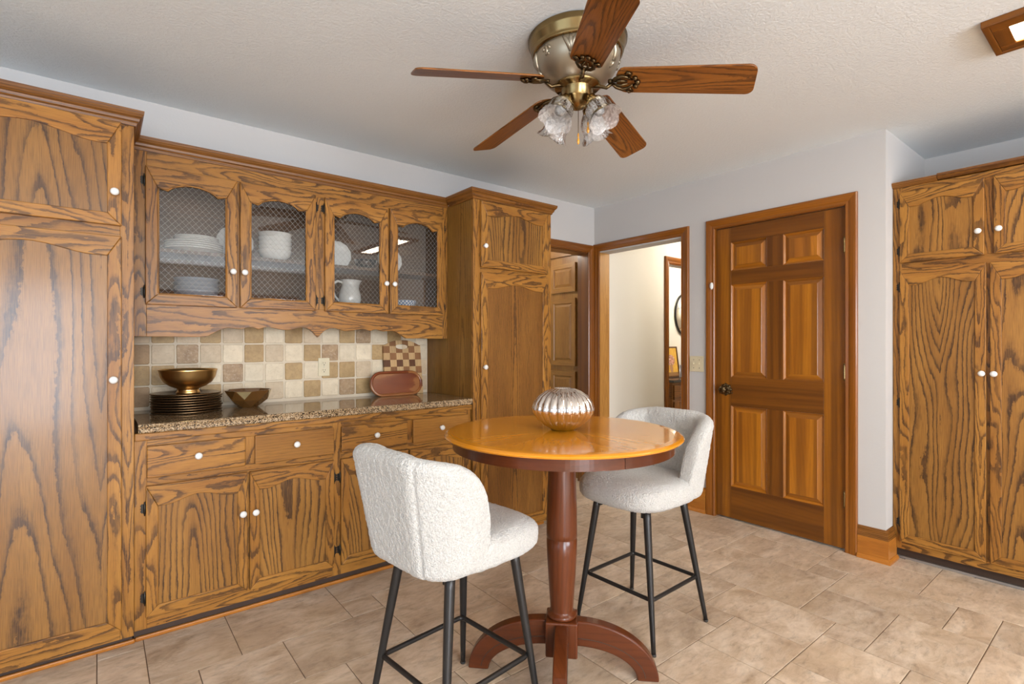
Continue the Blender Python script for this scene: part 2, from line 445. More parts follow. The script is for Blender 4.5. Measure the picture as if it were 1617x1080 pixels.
# ------------------------------------------------------------------ mesh builder
I3 = lambda a, b, z: (a, b, z)
class MB:
    def __init__(self, xf=None):
        self.v, self.f, self.uv, self.m, self.s = [], [], [], [], []
        self.xf = xf or I3
        self.off = (0, 0)
    def newoff(self):
        self.off = (rnd.uniform(0, 60), rnd.uniform(0, 60))
    def face(self, pts, uvs, mat=0, smooth=False):
        i = len(self.v)
        self.v += [self.xf(*p) for p in pts]
        self.f.append(list(range(i, i + len(pts))))
        self.uv += [(u + self.off[0], w + self.off[1]) for u, w in uvs]
        self.m.append(mat); self.s.append(smooth)
    def mesh(self, V, F, UVf, mat=0, smooth=False):
        """V shared verts, F faces, UVf(list index in face -> uv) as parallel list of uv lists"""
        i = len(self.v)
        self.v += [self.xf(*p) for p in V]
        for f, u in zip(F, UVf):
            self.f.append([i + k for k in f])
            self.uv += [(a + self.off[0], c + self.off[1]) for a, c in u]
            self.m.append(mat); self.s.append(smooth)
    def box(self, x0, x1, y0, y1, z0, z1, g='x', mat=0):
        self.newoff()
        V = [(x, y, z) for x in (x0, x1) for y in (y0, y1) for z in (z0, z1)]
        F = [(0, 1, 3, 2), (4, 6, 7, 5), (0, 4, 5, 1), (2, 3, 7, 6), (0, 2, 6, 4), (1, 5, 7, 3)]
        ax = 'xyz'.index(g)
        U = []
        for f in F:
            P = [V[k] for k in f]
            rng = [max(p[i] for p in P) - min(p[i] for p in P) for i in range(3)]
            axes = [i for i in range(3) if rng[i] > 1e-9]
            if len(axes) < 2: axes = [0, 1]
            if ax in axes:
                o = [i for i in axes if i != ax][0]
                U.append([(p[ax], p[o]) for p in P])
            else:
                U.append([(p[axes[0]] * 0.2, p[axes[1]]) for p in P])
        self.mesh(V, F, U, mat)
        return self
    def prism(self, poly, d0, d1, plane='xz', g=0, mat=0):
        """poly: list of 2-D points; extruded from d0 to d1 on the third axis; g: poly axis of the grain"""
        self.newoff()
        def P(p, d):
            return {'xz': (p[0], d, p[1]), 'xy': (p[0], p[1], d), 'yz': (d, p[0], p[1])}[plane]
        n = len(poly)
        V = [P(p, d0) for p in poly] + [P(p, d1) for p in poly]
        F = [list(range(n)), list(range(2 * n - 1, n - 1, -1))]
        uvp = [(p[g], p[1 - g]) for p in poly]
        U = [uvp, uvp[::-1]]
        for i in range(n):
            j = (i + 1) % n
            F.append([i, n + i, n + j, j])
            U.append([(uvp[i][0], uvp[i][1] + d0), (uvp[i][0], uvp[i][1] + d1), (uvp[j][0], uvp[j][1] + d1), (uvp[j][0], uvp[j][1] + d0)])
        self.mesh(V, F, U, mat)
        return self
    def grid(self, fn, nu, nv, cu=False, cv=False, mat=0, smooth=True, uvs=(1, 1)):
        self.newoff()
        NU, NV = (nu if cu else nu + 1), (nv if cv else nv + 1)
        V = [fn(i / nu, j / nv) for i in range(NU) for j in range(NV)]
        F, U = [], []
        for i in range(nu):
            for j in range(nv):
                i2, j2 = (i + 1) % NU, (j + 1) % NV
                F.append([i * NV + j, i2 * NV + j, i2 * NV + j2, i * NV + j2])
                U.append([(a / nu * uvs[0], c / nv * uvs[1]) for a, c in ((i, j), (i + 1, j), (i + 1, j + 1), (i, j + 1))])
        self.mesh(V, F, U, mat, smooth)
        return self
    def lathe(self, prof, n=32, c=(0, 0, 0), axis='z', mat=0, rad=None, smooth=True, caps=True):
        """prof: (r, h) from one end to the other"""
        self.newoff()
        def P(r, h, t):
            if rad: r = rad(r, h, t)
            a, b = r * cos(t), r * sin(t)
            q = {'z': (a, b, h), 'y': (a, h, b), 'x': (h, a, b)}[axis]
            return (c[0] + q[0], c[1] + q[1], c[2] + q[2])
        k = len(prof)
        V = [P(r, h, 2 * pi * i / n) for i in range(n) for r, h in prof]
        L = [0]
        for a, b in zip(prof, prof[1:]): L.append(L[-1] + math.hypot(a[0] - b[0], a[1] - b[1]))
        rm = max(p[0] for p in prof)
        F, U = [], []
        for i in range(n):
            i2 = (i + 1) % n
            for j in range(k - 1):
                F.append([i * k + j, i2 * k + j, i2 * k + j + 1, i * k + j + 1])
                ua, ub = i / n * 2 * pi * rm, (i + 1) / n * 2 * pi * rm
                U.append([(L[j], ua), (L[j], ub), (L[j + 1], ub), (L[j + 1], ua)])
        if caps:
            for j in (0, k - 1):
                if prof[j][0] > 1e-5:
                    F.append([i * k + j for i in range(n)])
                    U.append([(V[i * k + j][0], V[i * k + j][1]) for i in range(n)])
        self.mesh(V, F, U, mat, smooth)
        return self
    def tube(self, pts, r, n=8, mat=0, closed=False, caps=True):
        self.newoff()
        pts = [Vector(p) for p in pts]
        m = len(pts)
        rr = r if isinstance(r, (list, tuple)) else [r] * m
        V, L = [], [0]
        for a, b in zip(pts, pts[1:]): L.append(L[-1] + (a - b).length)
        ref = None
        for i, p in enumerate(pts):
            if closed: t = pts[(i + 1) % m] - pts[i - 1]
            else: t = pts[min(i + 1, m - 1)] - pts[max(i - 1, 0)]
            t.normalize()
            if ref is None:
                ref = Vector((0, 0, 1)) if abs(t.z) < 0.9 else Vector((1, 0, 0))
            u = (ref - t * ref.dot(t)).normalized()
            w = t.cross(u)
            ref = u
            for k in range(n):
                a = 2 * pi * k / n
                V.append(tuple(p + (u * cos(a) + w * sin(a)) * rr[i]))
        F, U = [], []
        for i in range(m if closed else m - 1):
            i2 = (i + 1) % m
            la = L[i]; lb = L[i + 1] if i + 1 < m else la + 0.1
            for k in range(n):
                k2 = (k + 1) % n
                F.append([i * n + k, i2 * n + k, i2 * n + k2, i * n + k2])
                U.append([(la, k * .01), (lb, k * .01), (lb, k * .01 + .01), (la, k * .01 + .01)])
        if caps and not closed:
            for i in (0, m - 1):
                F.append([i * n + k for k in range(n)]); U.append([(0, 0)] * n)
        self.mesh(V, F, U, mat, True)
        return self
    def sweep(self, path, prof, to3, closed=False, mat=0):
        """path: 2-D points; prof: (d, h); d offsets to the right of the path, mitred"""
        self.newoff()
        n, k = len(path), len(prof)
        V, L = [], [0]
        for a, b in zip(path, path[1:]): L.append(L[-1] + math.hypot(a[0] - b[0], a[1] - b[1]))
        def nrm(a, b):
            dx, dy = b[0] - a[0], b[1] - a[1]; l = math.hypot(dx, dy)
            return (dy / l, -dx / l)
        for i, p in enumerate(path):
            n1 = nrm(path[i - 1], p) if i > 0 else None
            n2 = nrm(p, path[i + 1]) if i < n - 1 else None
            if n1 and n2:
                s = (n1[0] + n2[0], n1[1] + n2[1]); q = s[0] * n1[0] + s[1] * n1[1]
                mt = (s[0] / q, s[1] / q)
            else: mt = n1 or n2
            for d, h in prof:
                V.append(to3(p[0] + mt[0] * d, p[1] + mt[1] * d, h))
        W = [0]
        for a, b in zip(prof, prof[1:] + prof[:1]): W.append(W[-1] + math.hypot(a[0] - b[0], a[1] - b[1]))
        F, U = [], []
        for i in range(n - 1):
            sh = i * 3.7
            for j in range(k):
                j2 = (j + 1) % k
                F.append([i * k + j, (i + 1) * k + j, (i + 1) * k + j2, i * k + j2])
                U.append([(L[i] + sh, W[j]), (L[i + 1] + sh, W[j]), (L[i + 1] + sh, W[j + 1]), (L[i] + sh, W[j + 1])])
        F.append(list(range(k))); U.append([(0, p[1]) for p in prof])
        F.append([(n - 1) * k + j for j in range(k)][::-1]); U.append([(0, p[1]) for p in prof][::-1])
        self.mesh(V, F, U, mat)
        return self
    def data(self, name, mats, org=(0, 0, 0), fix=True):
        me = bpy.data.meshes.new(name)
        me.from_pydata([(x - org[0], y - org[1], z - org[2]) for x, y, z in self.v], [], self.f)
        uvl = me.uv_layers.new(name='UVMap')
        flat = [c for p in self.uv for c in p]
        uvl.data.foreach_set('uv', flat)
        me.polygons.foreach_set('material_index', self.m)
        me.polygons.foreach_set('use_smooth', self.s)
        for q in (mats if isinstance(mats, (list, tuple)) else [mats]): me.materials.append(q)
        if fix:
            bm = bmesh.new(); bm.from_mesh(me)
            bmesh.ops.recalc_face_normals(bm, faces=bm.faces)
            bm.to_mesh(me); bm.free()
        me.update()
        return me
    def build(self, name, mats, parent=None, org=(0, 0, 0), bevel=0.0, seg=2, fix=True):
        o = bpy.data.objects.new(name, self.data(name, mats, org, fix))
        COL.objects.link(o)
        if parent: o.parent = parent
        if bevel:
            b = o.modifiers.new('bevel', 'BEVEL')
            b.width = bevel; b.segments = seg; b.limit_method = 'ANGLE'; b.angle_limit = radians(40)
            b.harden_normals = False
        return o

def thing(name, label, cat, loc=(0, 0, 0), group=None):
    o = bpy.data.objects.new(name, None)
    o.empty_display_size = 0.05
    COL.objects.link(o); o.location = loc
    o['label'] = label; o['category'] = cat
    if group: o['group'] = group
    return o
def tag(o, label, cat, group=None):
    o['label'] = label; o['category'] = cat
    if group: o['group'] = group
    return o
def struct(o, label=None):
    o['kind'] = 'structure'
    if label: o['label'] = label
    return o
def copy_tree(o, parent=None):
    c = o.copy(); COL.objects.link(c)
    if parent: c.parent = parent
    for ch in list(o.children): copy_tree(ch, c)
    return c
def mv(bl, loc, rz=0.0):
    bl.location = loc; bl.rotation_euler = (0, 0, rz)

# ------------------------------------------------------------------ room shell
XR, YL, ZC = 3.469, 3.165, 2.449          # door wall, cabinet wall, ceiling
XB, YN = -3.0, -3.6                       # walls behind the camera
TH = 0.12

# openings: (lo, hi, z0, z1)
def wall_x(name, X, th, y0, y1, holes, mat, z1=ZC):
    """wall slab X..X+th spanning y0..y1 with rectangular holes"""
    mb = MB(); cur = y0
    for a, b, za, zb in sorted(holes):
        if a > cur: mb.box(X, X + th, cur, a, 0, z1, 'y')
        if za > 0: mb.box(X, X + th, a, b, 0, za, 'y')
        if zb < z1: mb.box(X, X + th, a, b, zb, z1, 'y')
        cur = b
    if cur < y1: mb.box(X, X + th, cur, y1, 0, z1, 'y')
    return struct(mb.build(name, mat))
def wall_y(name, Y, th, x0, x1, holes, mat, z1=ZC):
    mb = MB(); cur = x0
    for a, b, za, zb in sorted(holes):
        if a > cur: mb.box(cur, a, Y, Y + th, 0, z1, 'x')
        if za > 0: mb.box(a, b, Y, Y + th, 0, za, 'x')
        if zb < z1: mb.box(a, b, Y, Y + th, zb, z1, 'x')
        cur = b
    if cur < x1: mb.box(cur, x1, Y, Y + th, 0, z1, 'x')
    return struct(mb.build(name, mat))

DO = (1.174, 1.996)                         # six-panel door slab along Y
HO = (2.275, 3.097)                         # hallway opening along Y
CO = (2.56, 3.384)                          # closet opening along X
RY = 0.968                                  # end of the door wall, start of the recess
wall_left = wall_y('wall_left', YL, TH, XB - TH, 3.469, [(CO[0], CO[1], 0, 2.043)], M_wall)
wall_right = wall_x('wall_right', XR, TH, RY, YL + TH, [(DO[0] - 0.004, DO[1] + 0.004, 0, 2.060), (HO[0], HO[1], 0, 2.053)], M_wall)
wall_back = wall_x('wall_back', XB - TH, TH, YN, YL, [(-1.15, 1.55, 0.5, 2.06)], M_wall)
wall_near = wall_y('wall_near', YN - TH, TH, XB - TH, 4.30, [(-1.65, -0.05, 0.08, 2.06), (0.45, 2.75, 0.97, 2.06)], M_wall)
# recess for the cupboard at the right: side return and rear wall
struct(MB().box(XR + TH, 4.36, RY, RY + TH, 0, ZC, 'x').build('wall_recess_side', M_wall))
struct(MB().box(4.246, 4.246 + TH, YN, RY, 0, ZC, 'y').build('wall_recess_rear', M_wall))
cl = MB(); cl.box(XB - TH, 9.4, YN - TH, 7.2, ZC, ZC + 0.1, 'x')
struct(cl.build('ceiling', M_ceil))

# floor: grout bed with separate tiles near the camera, textured slab beyond
TX0, TY0, TSX, TSY = 1.805, 0.593, 0.1508, 0.1533
GX = lambda i: TX0 + TSX * i
GY = lambda j: TY0 + TSY * j
I0, I1, J0, J1 = -19, 12, -9, 14
fb = MB()
fb.box(XB - TH, 9.4, YN - TH, 7.2, -0.10, -0.003, 'x', 0)
xa, xb_, ya, yb_ = GX(I0), GX(I1), GY(J0), GY(J1)
fb.box(XB, xa - .002, YN, YL, -0.003, 0.0, 'x', 1)
fb.box(xa - .002, 4.246, YN, ya - .002, -0.003, 0.0, 'x', 1)
fb.box(xa - .002, 9.3, yb_ + .002, 7.1, -0.003, 0.0, 'x', 1)
fb.box(xb_ + .002, 9.3, ya - .002, yb_ + .002, -0.003, 0.0, 'x', 1)
floor = struct(fb.build('floor', [M_grout, M_ffar]))
known = [(5, 3, 3, 3), (8, 3, 1, 1), (3, 2, 2, 3), (1, 2, 2, 2), (2, 4, 1, 1), (4, 1, 1, 1), (5, 1, 2, 2), (7, 0, 2, 3), (9, 1, 2, 3),
         (9, -2, 3, 3), (7, 6, 1, 1), (8, 4, 2, 3), (5, 6, 2, 2), (3, 5, 2, 2), (3, 7, 2, 3), (2, 5, 1, 2), (-1, 4, 3, 3), (0, 7, 3, 3)[:4],
         (-9, 11, 3, 3), (-6, 11, 1, 1), (-8, 9, 3, 2), (-11, 11, 2, 3), (-5, 9, 3, 3), (-2, 10, 2, 2), (-2, 7, 2, 3), (-7, 7, 3, 2),
         (-10, 9, 2, 2), (-6, 12, 3, 2), (-4, 6, 2, 3), (2, 10, 3, 3)[:4], (0, 10, 2, 2), (5, 8, 2, 3), (7, 7, 2, 2), (-1, 2, 2, 2), (2, 0, 2, 2), (4, -1, 3, 2),
         (5, 11, 2, 3), (7, 9, 2, 3), (9, 7, 2, 2), (10, 4, 2, 3)]
occ, tiles = set(), []
def fits(i, j, w, h):
    return all((a, b) not in occ and I0 <= a < I1 and J0 <= b < J1 for a in range(i, i + w) for b in range(j, j + h))
def put(i, j, w, h):
    tiles.append((i, j, w, h))
    for a in range(i, i + w):
        for b in range(j, j + h): occ.add((a, b))
for t in known:
    i, j, w, h = t
    w = min(w, I1 - i); h = min(h, J1 - j)
    if fits(i, j, w, h): put(i, j, w, h)
r2 = random.Random(5)
for j in range(J0, J1):
    for i in range(I0, I1):
        if (i, j) in occ: continue
        opts = [(2, 3), (3, 3), (2, 2), (3, 2)]
        r2.shuffle(opts)
        for w, h in opts + [(2, 1), (1, 2), (1, 1)]:
            if fits(i, j, w, h):
                put(i, j, w, h); break
tmesh = {}
for i, j, w, h in tiles:
    k = (w, h)
    if k not in tmesh:
        g, c = 0.0016, 0.0022
        W, H = w * TSX, h * TSY
        lo = [(g, g), (W - g, g), (W - g, H - g), (g, H - g)]
        hi = [(g + c, g + c), (W - g - c, g + c), (W - g - c, H - g - c), (g + c, H - g - c)]
        V = [(x, y, -0.0035) for x, y in lo] + [(x, y, -0.001) for x, y in lo] + [(x, y, 0.0) for x, y in hi]
        F = [[8, 9, 10, 11]] + [[a, (a + 1) % 4, 4 + (a + 1) % 4, 4 + a] for a in range(4)] + [[4 + a, 4 + (a + 1) % 4, 8 + (a + 1) % 4, 8 + a] for a in range(4)]
        mb = MB(); mb.mesh(V, F, [[(0, 0)] * 4 for _ in F])
        tmesh[k] = mb.data('floor_tile', M_ftile, fix=False)
    o = bpy.data.objects.new('floor_tile', tmesh[k])
    COL.objects.link(o); o.parent = floor
    o.location = (GX(i), GY(j), rnd.uniform(-0.0004, 0.0004))

# windows behind the camera (timber frames; daylight comes through)
def window(name, axis, pos, lo, hi, z0, z1, cols, rows):
    mb = MB((lambda a, b, z: (a, b, z)) if axis == 'y' else (lambda a, b, z: (b, a, z)))
    w = 0.055
    for a, b, c, d in ((lo, lo + w, z0, z1), (hi - w, hi, z0, z1), (lo + w, hi - w, z0, z0 + w), (lo + w, hi - w, z1 - w, z1)):
        mb.box(a, b, pos - 0.09, pos - 0.02, c, d, 'z' if d - c > b - a else 'x')
    for k in range(1, cols):
        x = lo + (hi - lo) * k / cols
        mb.box(x - .03, x + .03, pos - 0.08, pos - 0.03, z0 + w, z1 - w, 'z')
    for k in range(1, rows):
        z = z0 + (z1 - z0) * k / rows
        mb.box(lo + w, hi - w, pos - 0.07, pos - 0.04, z - .02, z + .02, 'x')
    return struct(mb.build(name, M_trim))
window('window_1', 'y', YN, 0.45, 2.75, 0.97, 2.06, 4, 1)
window('window_2', 'y', YN, -1.65, -0.05, 0.08, 2.06, 2, 1)
window('window_3', 'x', XB, -1.15, 1.55, 0.5, 2.06, 3, 1)

# casings (profile: d outward over the wall, h proud of it)
CAS = [(0.0, 0.0), (0.0, 0.010), (0.006, 0.015), (0.020, 0.013), (0.030, 0.017), (0.048, 0.021), (0.060, 0.021), (0.066, 0.016), (0.066, 0.0)]
def casing(name, path, to3, mat=None):
    mb = MB(); mb.sweep(path, CAS, to3)
    return struct(mb.build(name, mat or M_trim))
on_right = lambda u, z, h: (XR - h, u, z)
on_left = lambda u, z, h: (u, YL - h, z)
# door wall openings: path runs so that "right of path" is outward
casing('trim_1', [(DO[1] + .004, 0), (DO[1] + .004, 2.060), (DO[0] - .004, 2.060), (DO[0] - .004, 0)], lambda u, z, h: (XR - h, u, z))
casing('trim_2', [(HO[1], 0), (HO[1], 2.053), (HO[0], 2.053), (HO[0], 0)], on_right)
casing('trim_3', [(CO[1], 0), (CO[1], 2.043), (CO[0], 2.043), (CO[0], 0)], lambda u, z, h: (u, YL - h, z))
# jamb linings
jb = MB()
jb.box(XR - .002, XR + TH + .002, HO[1] - 0.002, HO[1] + 0.012, 0, 2.053, 'z', 1)
jb.box(XR - .002, XR + TH + .002, HO[0] - 0.012, HO[0] + 0.002, 0, 2.053, 'z', 0)
jb.box(XR - .002, XR + TH + .002, HO[0], HO[1], 2.043, 2.055, 'y', 2)
struct(jb.build('trim_4', [M_trim, M_pale, M_wall]))
jc = MB()
jc.box(CO[1] - .002, CO[1] + .012, YL - .002, YL + TH, 0, 2.043, 'z')
jc.box(CO[0] - .012, CO[0] + .002, YL - .002, YL + TH, 0, 2.043, 'z')
jc.box(CO[0], CO[1], YL - .002, YL + TH, 2.033, 2.045, 'x')
struct(jc.build('trim_5', M_doorf))
jd = MB()
jd.box(XR - .001, XR + TH, DO[1] + .0035, DO[1] + .012, 0, 2.060, 'z')
jd.box(XR - .001, XR + TH, DO[0] - .012, DO[0] - .0035, 0, 2.060, 'z')
jd.box(XR - .001, XR + TH, DO[0], DO[1], 2.0575, 2.066, 'y')
jd.box(XR + 0.055, XR + TH, DO[0], DO[1], 0.0, 0.004, 'y')
struct(jd.build('trim_6', M_trim))

# baseboards
BB = [(0, 0), (0.030, 0), (0.030, 0.012), (0.022, 0.022), (0.018, 0.024), (0.018, 0.128), (0.016, 0.133), (0.014, 0.150), (0.011, 0.158), (0.011, 0.172), (0.006, 0.182), (0, 0.184)]
bb = MB()
bb.sweep([(XR, DO[0] - 0.071), (XR, RY), (3.598, RY)], BB, lambda x, y, h: (x, y, h))
# two colours: lower board honey, cap browner
bbo = struct(bb.build('baseboard_right', [M_base, M_crown]))
for p in bbo.data.polygons:
    if sum(bbo.data.vertices[v].co.z for v in p.vertices) / len(p.vertices) > 0.129: p.material_index = 1
b2 = MB()
b2.sweep([(XR, HO[0] - 0.068), (XR, DO[1] + 0.072)], BB, lambda x, y, h: (x, y, h))
struct(b2.build('baseboard_far', M_base))

# ---- door_1: six-panel door
D_Y0, D_Y1 = DO[0], DO[1]
XF = XR + 0.012                                    # door front face
dr = MB(lambda a, b, z: (XF + b, -a, z))           # a = -y (left to right as seen), b = depth
A0, A1 = -D_Y1, -D_Y0
cols = [(-1.888, -1.640), (-1.533, -1.292)]
rows = [(0.236, 0.802), (1.003, 1.651), (1.751, 1.949)]
TD = 0.04
dr.box(A0, cols[0][0], 0, TD, 0.012, 2.054, 'z', 1)
dr.box(cols[1][1], A1, 0, TD, 0.012, 2.054, 'z', 1)
for z0, z1 in ((0.012, rows[0][0]), (rows[0][1], rows[1][0]), (rows[1][1], rows[2][0]), (rows[2][1], 2.054)):
    dr.box(cols[0][0], cols[1][1], 0, TD, z0, z1, 'x')
for z0, z1 in rows:
    dr.box(cols[0][1], cols[1][0], 0, TD, z0, z1, 'z')
door = struct(dr.build('door_1', [M_doorf, M_doors], bevel=0.0015), 'six-panel stained wooden door with ornate brass knob')
for ca, cb in cols:
    for z0, z1 in rows:
        pm = MB(lambda a, b, z: (XF + b, -a, z))
        pm.newoff()
        # sticking (ovolo), flat channel, raised field with bevel: nested rectangles
        rings_ = [(0.0, 0.0005), (0.004, 0.006), (0.010, 0.010), (0.012, 0.014), (0.036, 0.005), (0.038, 0.0035)]
        R = []
        for d, b in rings_:
            R.append([(ca + d, b, z0 + d), (cb - d, b, z0 + d), (cb - d, b, z1 - d), (ca + d, b, z1 - d)])
        for q in range(len(R) - 1):
            for s in range(4):
                t = (s + 1) % 4
                pts = [R[q][s], R[q][t], R[q + 1][t], R[q + 1][s]]
                hor = s in (0, 2)
                pm.face(pts, [((p[0], p[2]) if hor else (p[2], p[0])) for p in pts])
        pts = R[-1]
        pm.newoff()
        pm.face(pts, [(p[2], p[0]) for p in pts])
        pm.build('raised_panel', M_door, door, fix=False)
# knob with fluted rose
kb = MB()
kz, ky = 0.914, 1.926
fl = lambda r, h, t: r * (1 + 0.10 * cos(8 * t)) if r > 0.012 else r
kb.lathe([(0.0, XF - 0.0665), (0.010, XF - 0.066), (0.022, XF - 0.062), (0.029, XF - 0.052), (0.024, XF - 0.040), (0.011, XF - 0.032), (0.010, XF - 0.014)], 32, (0, ky, kz), 'x', 0, fl)
kb.lathe([(0.010, XF - 0.016), (0.024, XF - 0.012), (0.037, XF - 0.006), (0.042, XF - 0.0005)], 40, (0, ky, kz), 'x', 0, fl)
for q in range(10):
    t = 2 * pi * q / 10
    kb.tube([(XF - .006, ky + .034 * cos(t + s), kz + .034 * sin(t + s)) for s in (-.2, 0, .2)], 0.0045, 6)
kb.tube([(XF - .016, ky - .048, kz - .022), (XF - .006, ky - .046, kz - .022), (XF, ky - .046, kz - .022)], [0.003, 0.004, 0.004], 8)
kb.build('door_knob', M_brassdk, door)
lp = MB(); lp.box(XR - .013, XR - .001, DO[1] + 0.006, DO[1] + 0.022, 0.885, 0.945, 'z')
lp.build('strike_plate', M_brassdk, door)
for hz in (0.310, 1.067, 1.823):
    hg = MB()
    hg.tube([(XR - 0.006, DO[0] - 0.001, hz - 0.045 + 0.009 * k) for k in range(11)], [0.0062 if k % 2 else 0.0066 for k in range(11)], 10)
    hg.lathe([(0.0, hz + 0.053), (0.004, hz + 0.050), (0.003, hz + 0.045)], 10, (XR - .006, DO[0] - .001, 0))
    hg.lathe([(0.003, hz - 0.045), (0.004, hz - 0.050), (0.0, hz - 0.053)], 10, (XR - .006, DO[0] - .001, 0))
    hg.box(XR - .0035, XR + 0.012, DO[0] - 0.0035, DO[0] + 0.0005, hz - .045, hz + .045, 'z')
    hg.build('brass_hinge', M_brass, door)
# round white sensor on the casing
sn = MB()
sn.lathe([(0.0, XR - .034), (0.60, XR - .033), (0.9, XR - .029), (1.0, XR - .0215)], 28, (0, 2.016, 1.652), 'x', 0, lambda r, h, t: r * .013 * .027 / math.hypot(.027 * cos(t), .013 * sin(t)))
sn.box(XR - .037, XR - .030, 2.010, 2.014, 1.642, 1.664, 'z')
tag(sn.build('door_sensor', M_white), 'round white plastic sensor stuck on casing left of six-panel door', 'sensor')

# ---- hallway and rooms beyond
HY = 3.112
wall_hall = wall_y('wall_hall_left', HY, 0.10, XR + TH, 9.2, [(4.507, 5.30, 0, 2.052)], M_cream)
struct(MB().box(XR + TH, 9.2, HO[0] - 0.25, HO[0] - 0.15, 0, ZC, 'x').build('wall_hall_right', M_cream))
struct(MB().box(9.2, 9.3, 2.0, 7.0, 0, ZC, 'y').build('wall_hall_end', M_cream))
casing('trim_7', [(5.30, 0), (5.30, 2.052), (4.507, 2.052), (4.507, 0)], lambda u, z, h: (u, HY - h, z))
jh = MB()
jh.box(4.495, 4.509, HY - .002, HY + .102, 0, 2.052, 'z'); jh.box(5.298, 5.312, HY - .002, HY + .102, 0, 2.052, 'z')
jh.box(4.507, 5.30, HY - .002, HY + .102, 2.044, 2.060, 'x')
struct(jh.build('trim_8', M_trim))
struct(wall_y('wall_bath', 4.75, 0.1, 3.6, 9.2, [], M_cream))
# small hinge leaf on hall jamb
hh = MB(); hh.box(XR - .024, XR - .0205, HO[0] - .014, HO[0] - .001, 0.985, 1.075, 'z'); hh.tube([(XR - .024, HO[0] + .001, .985), (XR - .024, HO[0] + .001, 1.075)], 0.004, 8)
tag(hh.build('jamb_hinge', M_steel), 'small grey metal hinge on right jamb of hallway opening', 'hinge')

# vanity with dark top in the far room
vx0, vx1, vy0, vy1, vz = 6.2, 8.1, 4.20, 4.74, 0.70
vn = thing('vanity_cabinet', 'oak vanity with dark stone top seen through hallway doorways', 'vanity', ((vx0 + vx1) / 2, 4.47, 0))
vo_ = vn.location
vb = MB(); vb.box(vx0, vx1, vy0 + .02, vy1, 0.0, vz, 'x'); vb.build('body', M_vanity, vn, vo_)
for k in range(4):
    x = vx0 + .03 + k * .47
    d = MB(); d.box(x, x + .43, vy0, vy0 + .02, 0.46, 0.66, 'x'); d.build('drawer', M_vanity, vn, vo_, 0.004)
    d = MB(); d.box(x, x + .43, vy0, vy0 + .02, 0.06, 0.43, 'z'); d.build('cabinet_door', M_vanity, vn, vo_, 0.004)
vt = MB(); vt.box(vx0 - .02, vx1 + .02, vy0 - .02, vy1, vz, vz + .035, 'x'); vt.box(vx0, vx1, vy1 - .02, vy1, vz + .035, vz + .10, 'x')
vt.build('stone_top', M_dstone, vn, vo_, 0.004)
mr = thing('wall_mirror', 'round black-rimmed mirror on cream wall above far vanity', 'mirror', (7.42, 4.735, 1.70))
m1 = MB(); m1.lathe([(0.0, -0.004), (0.37, -0.004), (0.37, 0.012), (0, 0.012)], 56, (0, 0, 0), 'y'); m1.build('mirror_glass', M_mirror, mr)
m2 = MB(); m2.tube([(0.375 * cos(t * 2 * pi / 56), -0.006, 0.375 * sin(t * 2 * pi / 56)) for t in range(56)], 0.011, 8, closed=True); m2.build('rim', M_black, mr)
pc = thing('floral_picture', 'yellow floral picture in dark frame leaning on the far vanity', 'picture', (6.70, 4.55, vz + .038))
pc.rotation_euler = (-0.14, 0, 0)
p1 = MB(); p1.face([(-.17, -.004, .02), (.17, -.004, .02), (.17, -.004, .44), (-.17, -.004, .44)], [(0, 0), (1, 0), (1, 1), (0, 1)])
p1.uv = [(0, 0), (1, 0), (1, 1), (0, 1)]
p1.build('print', M_paint, pc, fix=False)
p2 = MB()
for a, b, c, d in ((-.185, -.165, 0, .46), (.165, .185, 0, .46), (-.165, .165, 0, .022), (-.165, .165, .438, .46)): p2.box(a, b, -.012, .012, c, d, 'z' if d - c > .1 else 'x')
p2.box(-.165, .165, 0, .010, .02, .44, 'x')
p2.build('frame', M_oakdk, pc)

# closet cupboards seen through the corner opening
cc = thing('closet_cupboard', 'brown raised-panel cupboards glimpsed through the corner opening', 'cupboard', (3.70, 3.80, 0))
co_ = cc.location
CX = 3.44
b_ = MB(); b_.box(CX + .02, CX + .5, 3.33, 4.6, 0.0, 2.06, 'z'); b_.box(CX + .005, CX + .02, 3.30, 4.6, 0, 2.06, 'z'); b_.build('body', M_closet, cc, co_)
b_ = MB(lambda a, b, z: (a, b, z)); b_.sweep([(CX, 4.6), (CX, 3.30)], [(0, 2.06), (-.012, 2.065), (-.03, 2.10), (-.045, 2.115), (-.045, 2.13), (.02, 2.13), (.02, 2.06)], lambda x, y, h: (x, y, h)); b_.build('crown', M_closet, cc, co_)
for yy in (3.36, 3.72, 4.08):
    for z0, z1 in ((0.10, 0.98), (1.03, 1.66), (1.72, 1.99))[::-1]:
        d = MB(lambda a, b, z: (CX - .018 + b, a, z)); d.newoff()
        y1 = yy + .33
        R = [[(yy + d_, b__, z0 + d_), (y1 - d_, b__, z0 + d_), (y1 - d_, b__, z1 - d_), (yy + d_, b__, z1 - d_)] for d_, b__ in ((0, .018), (0, 0), (.045, 0), (.05, .008), (.055, .008), (.075, 0))]
        for q in range(len(R) - 1):
            for s in range(4):
                t = (s + 1) % 4
                pts = [R[q][s], R[q][t], R[q + 1][t], R[q + 1][s]]
                d.face(pts, [((p[0], p[2]) if s in (0, 2) else (p[2], p[0])) for p in pts])
        d.face(R[-1], [(p[2], p[0]) for p in R[-1]])
        d.build('panel_door', M_closet, cc, co_, fix=True)
wall_y('wall_closet', 4.62, 0.1, 1.5, 4.1, [], M_cream)

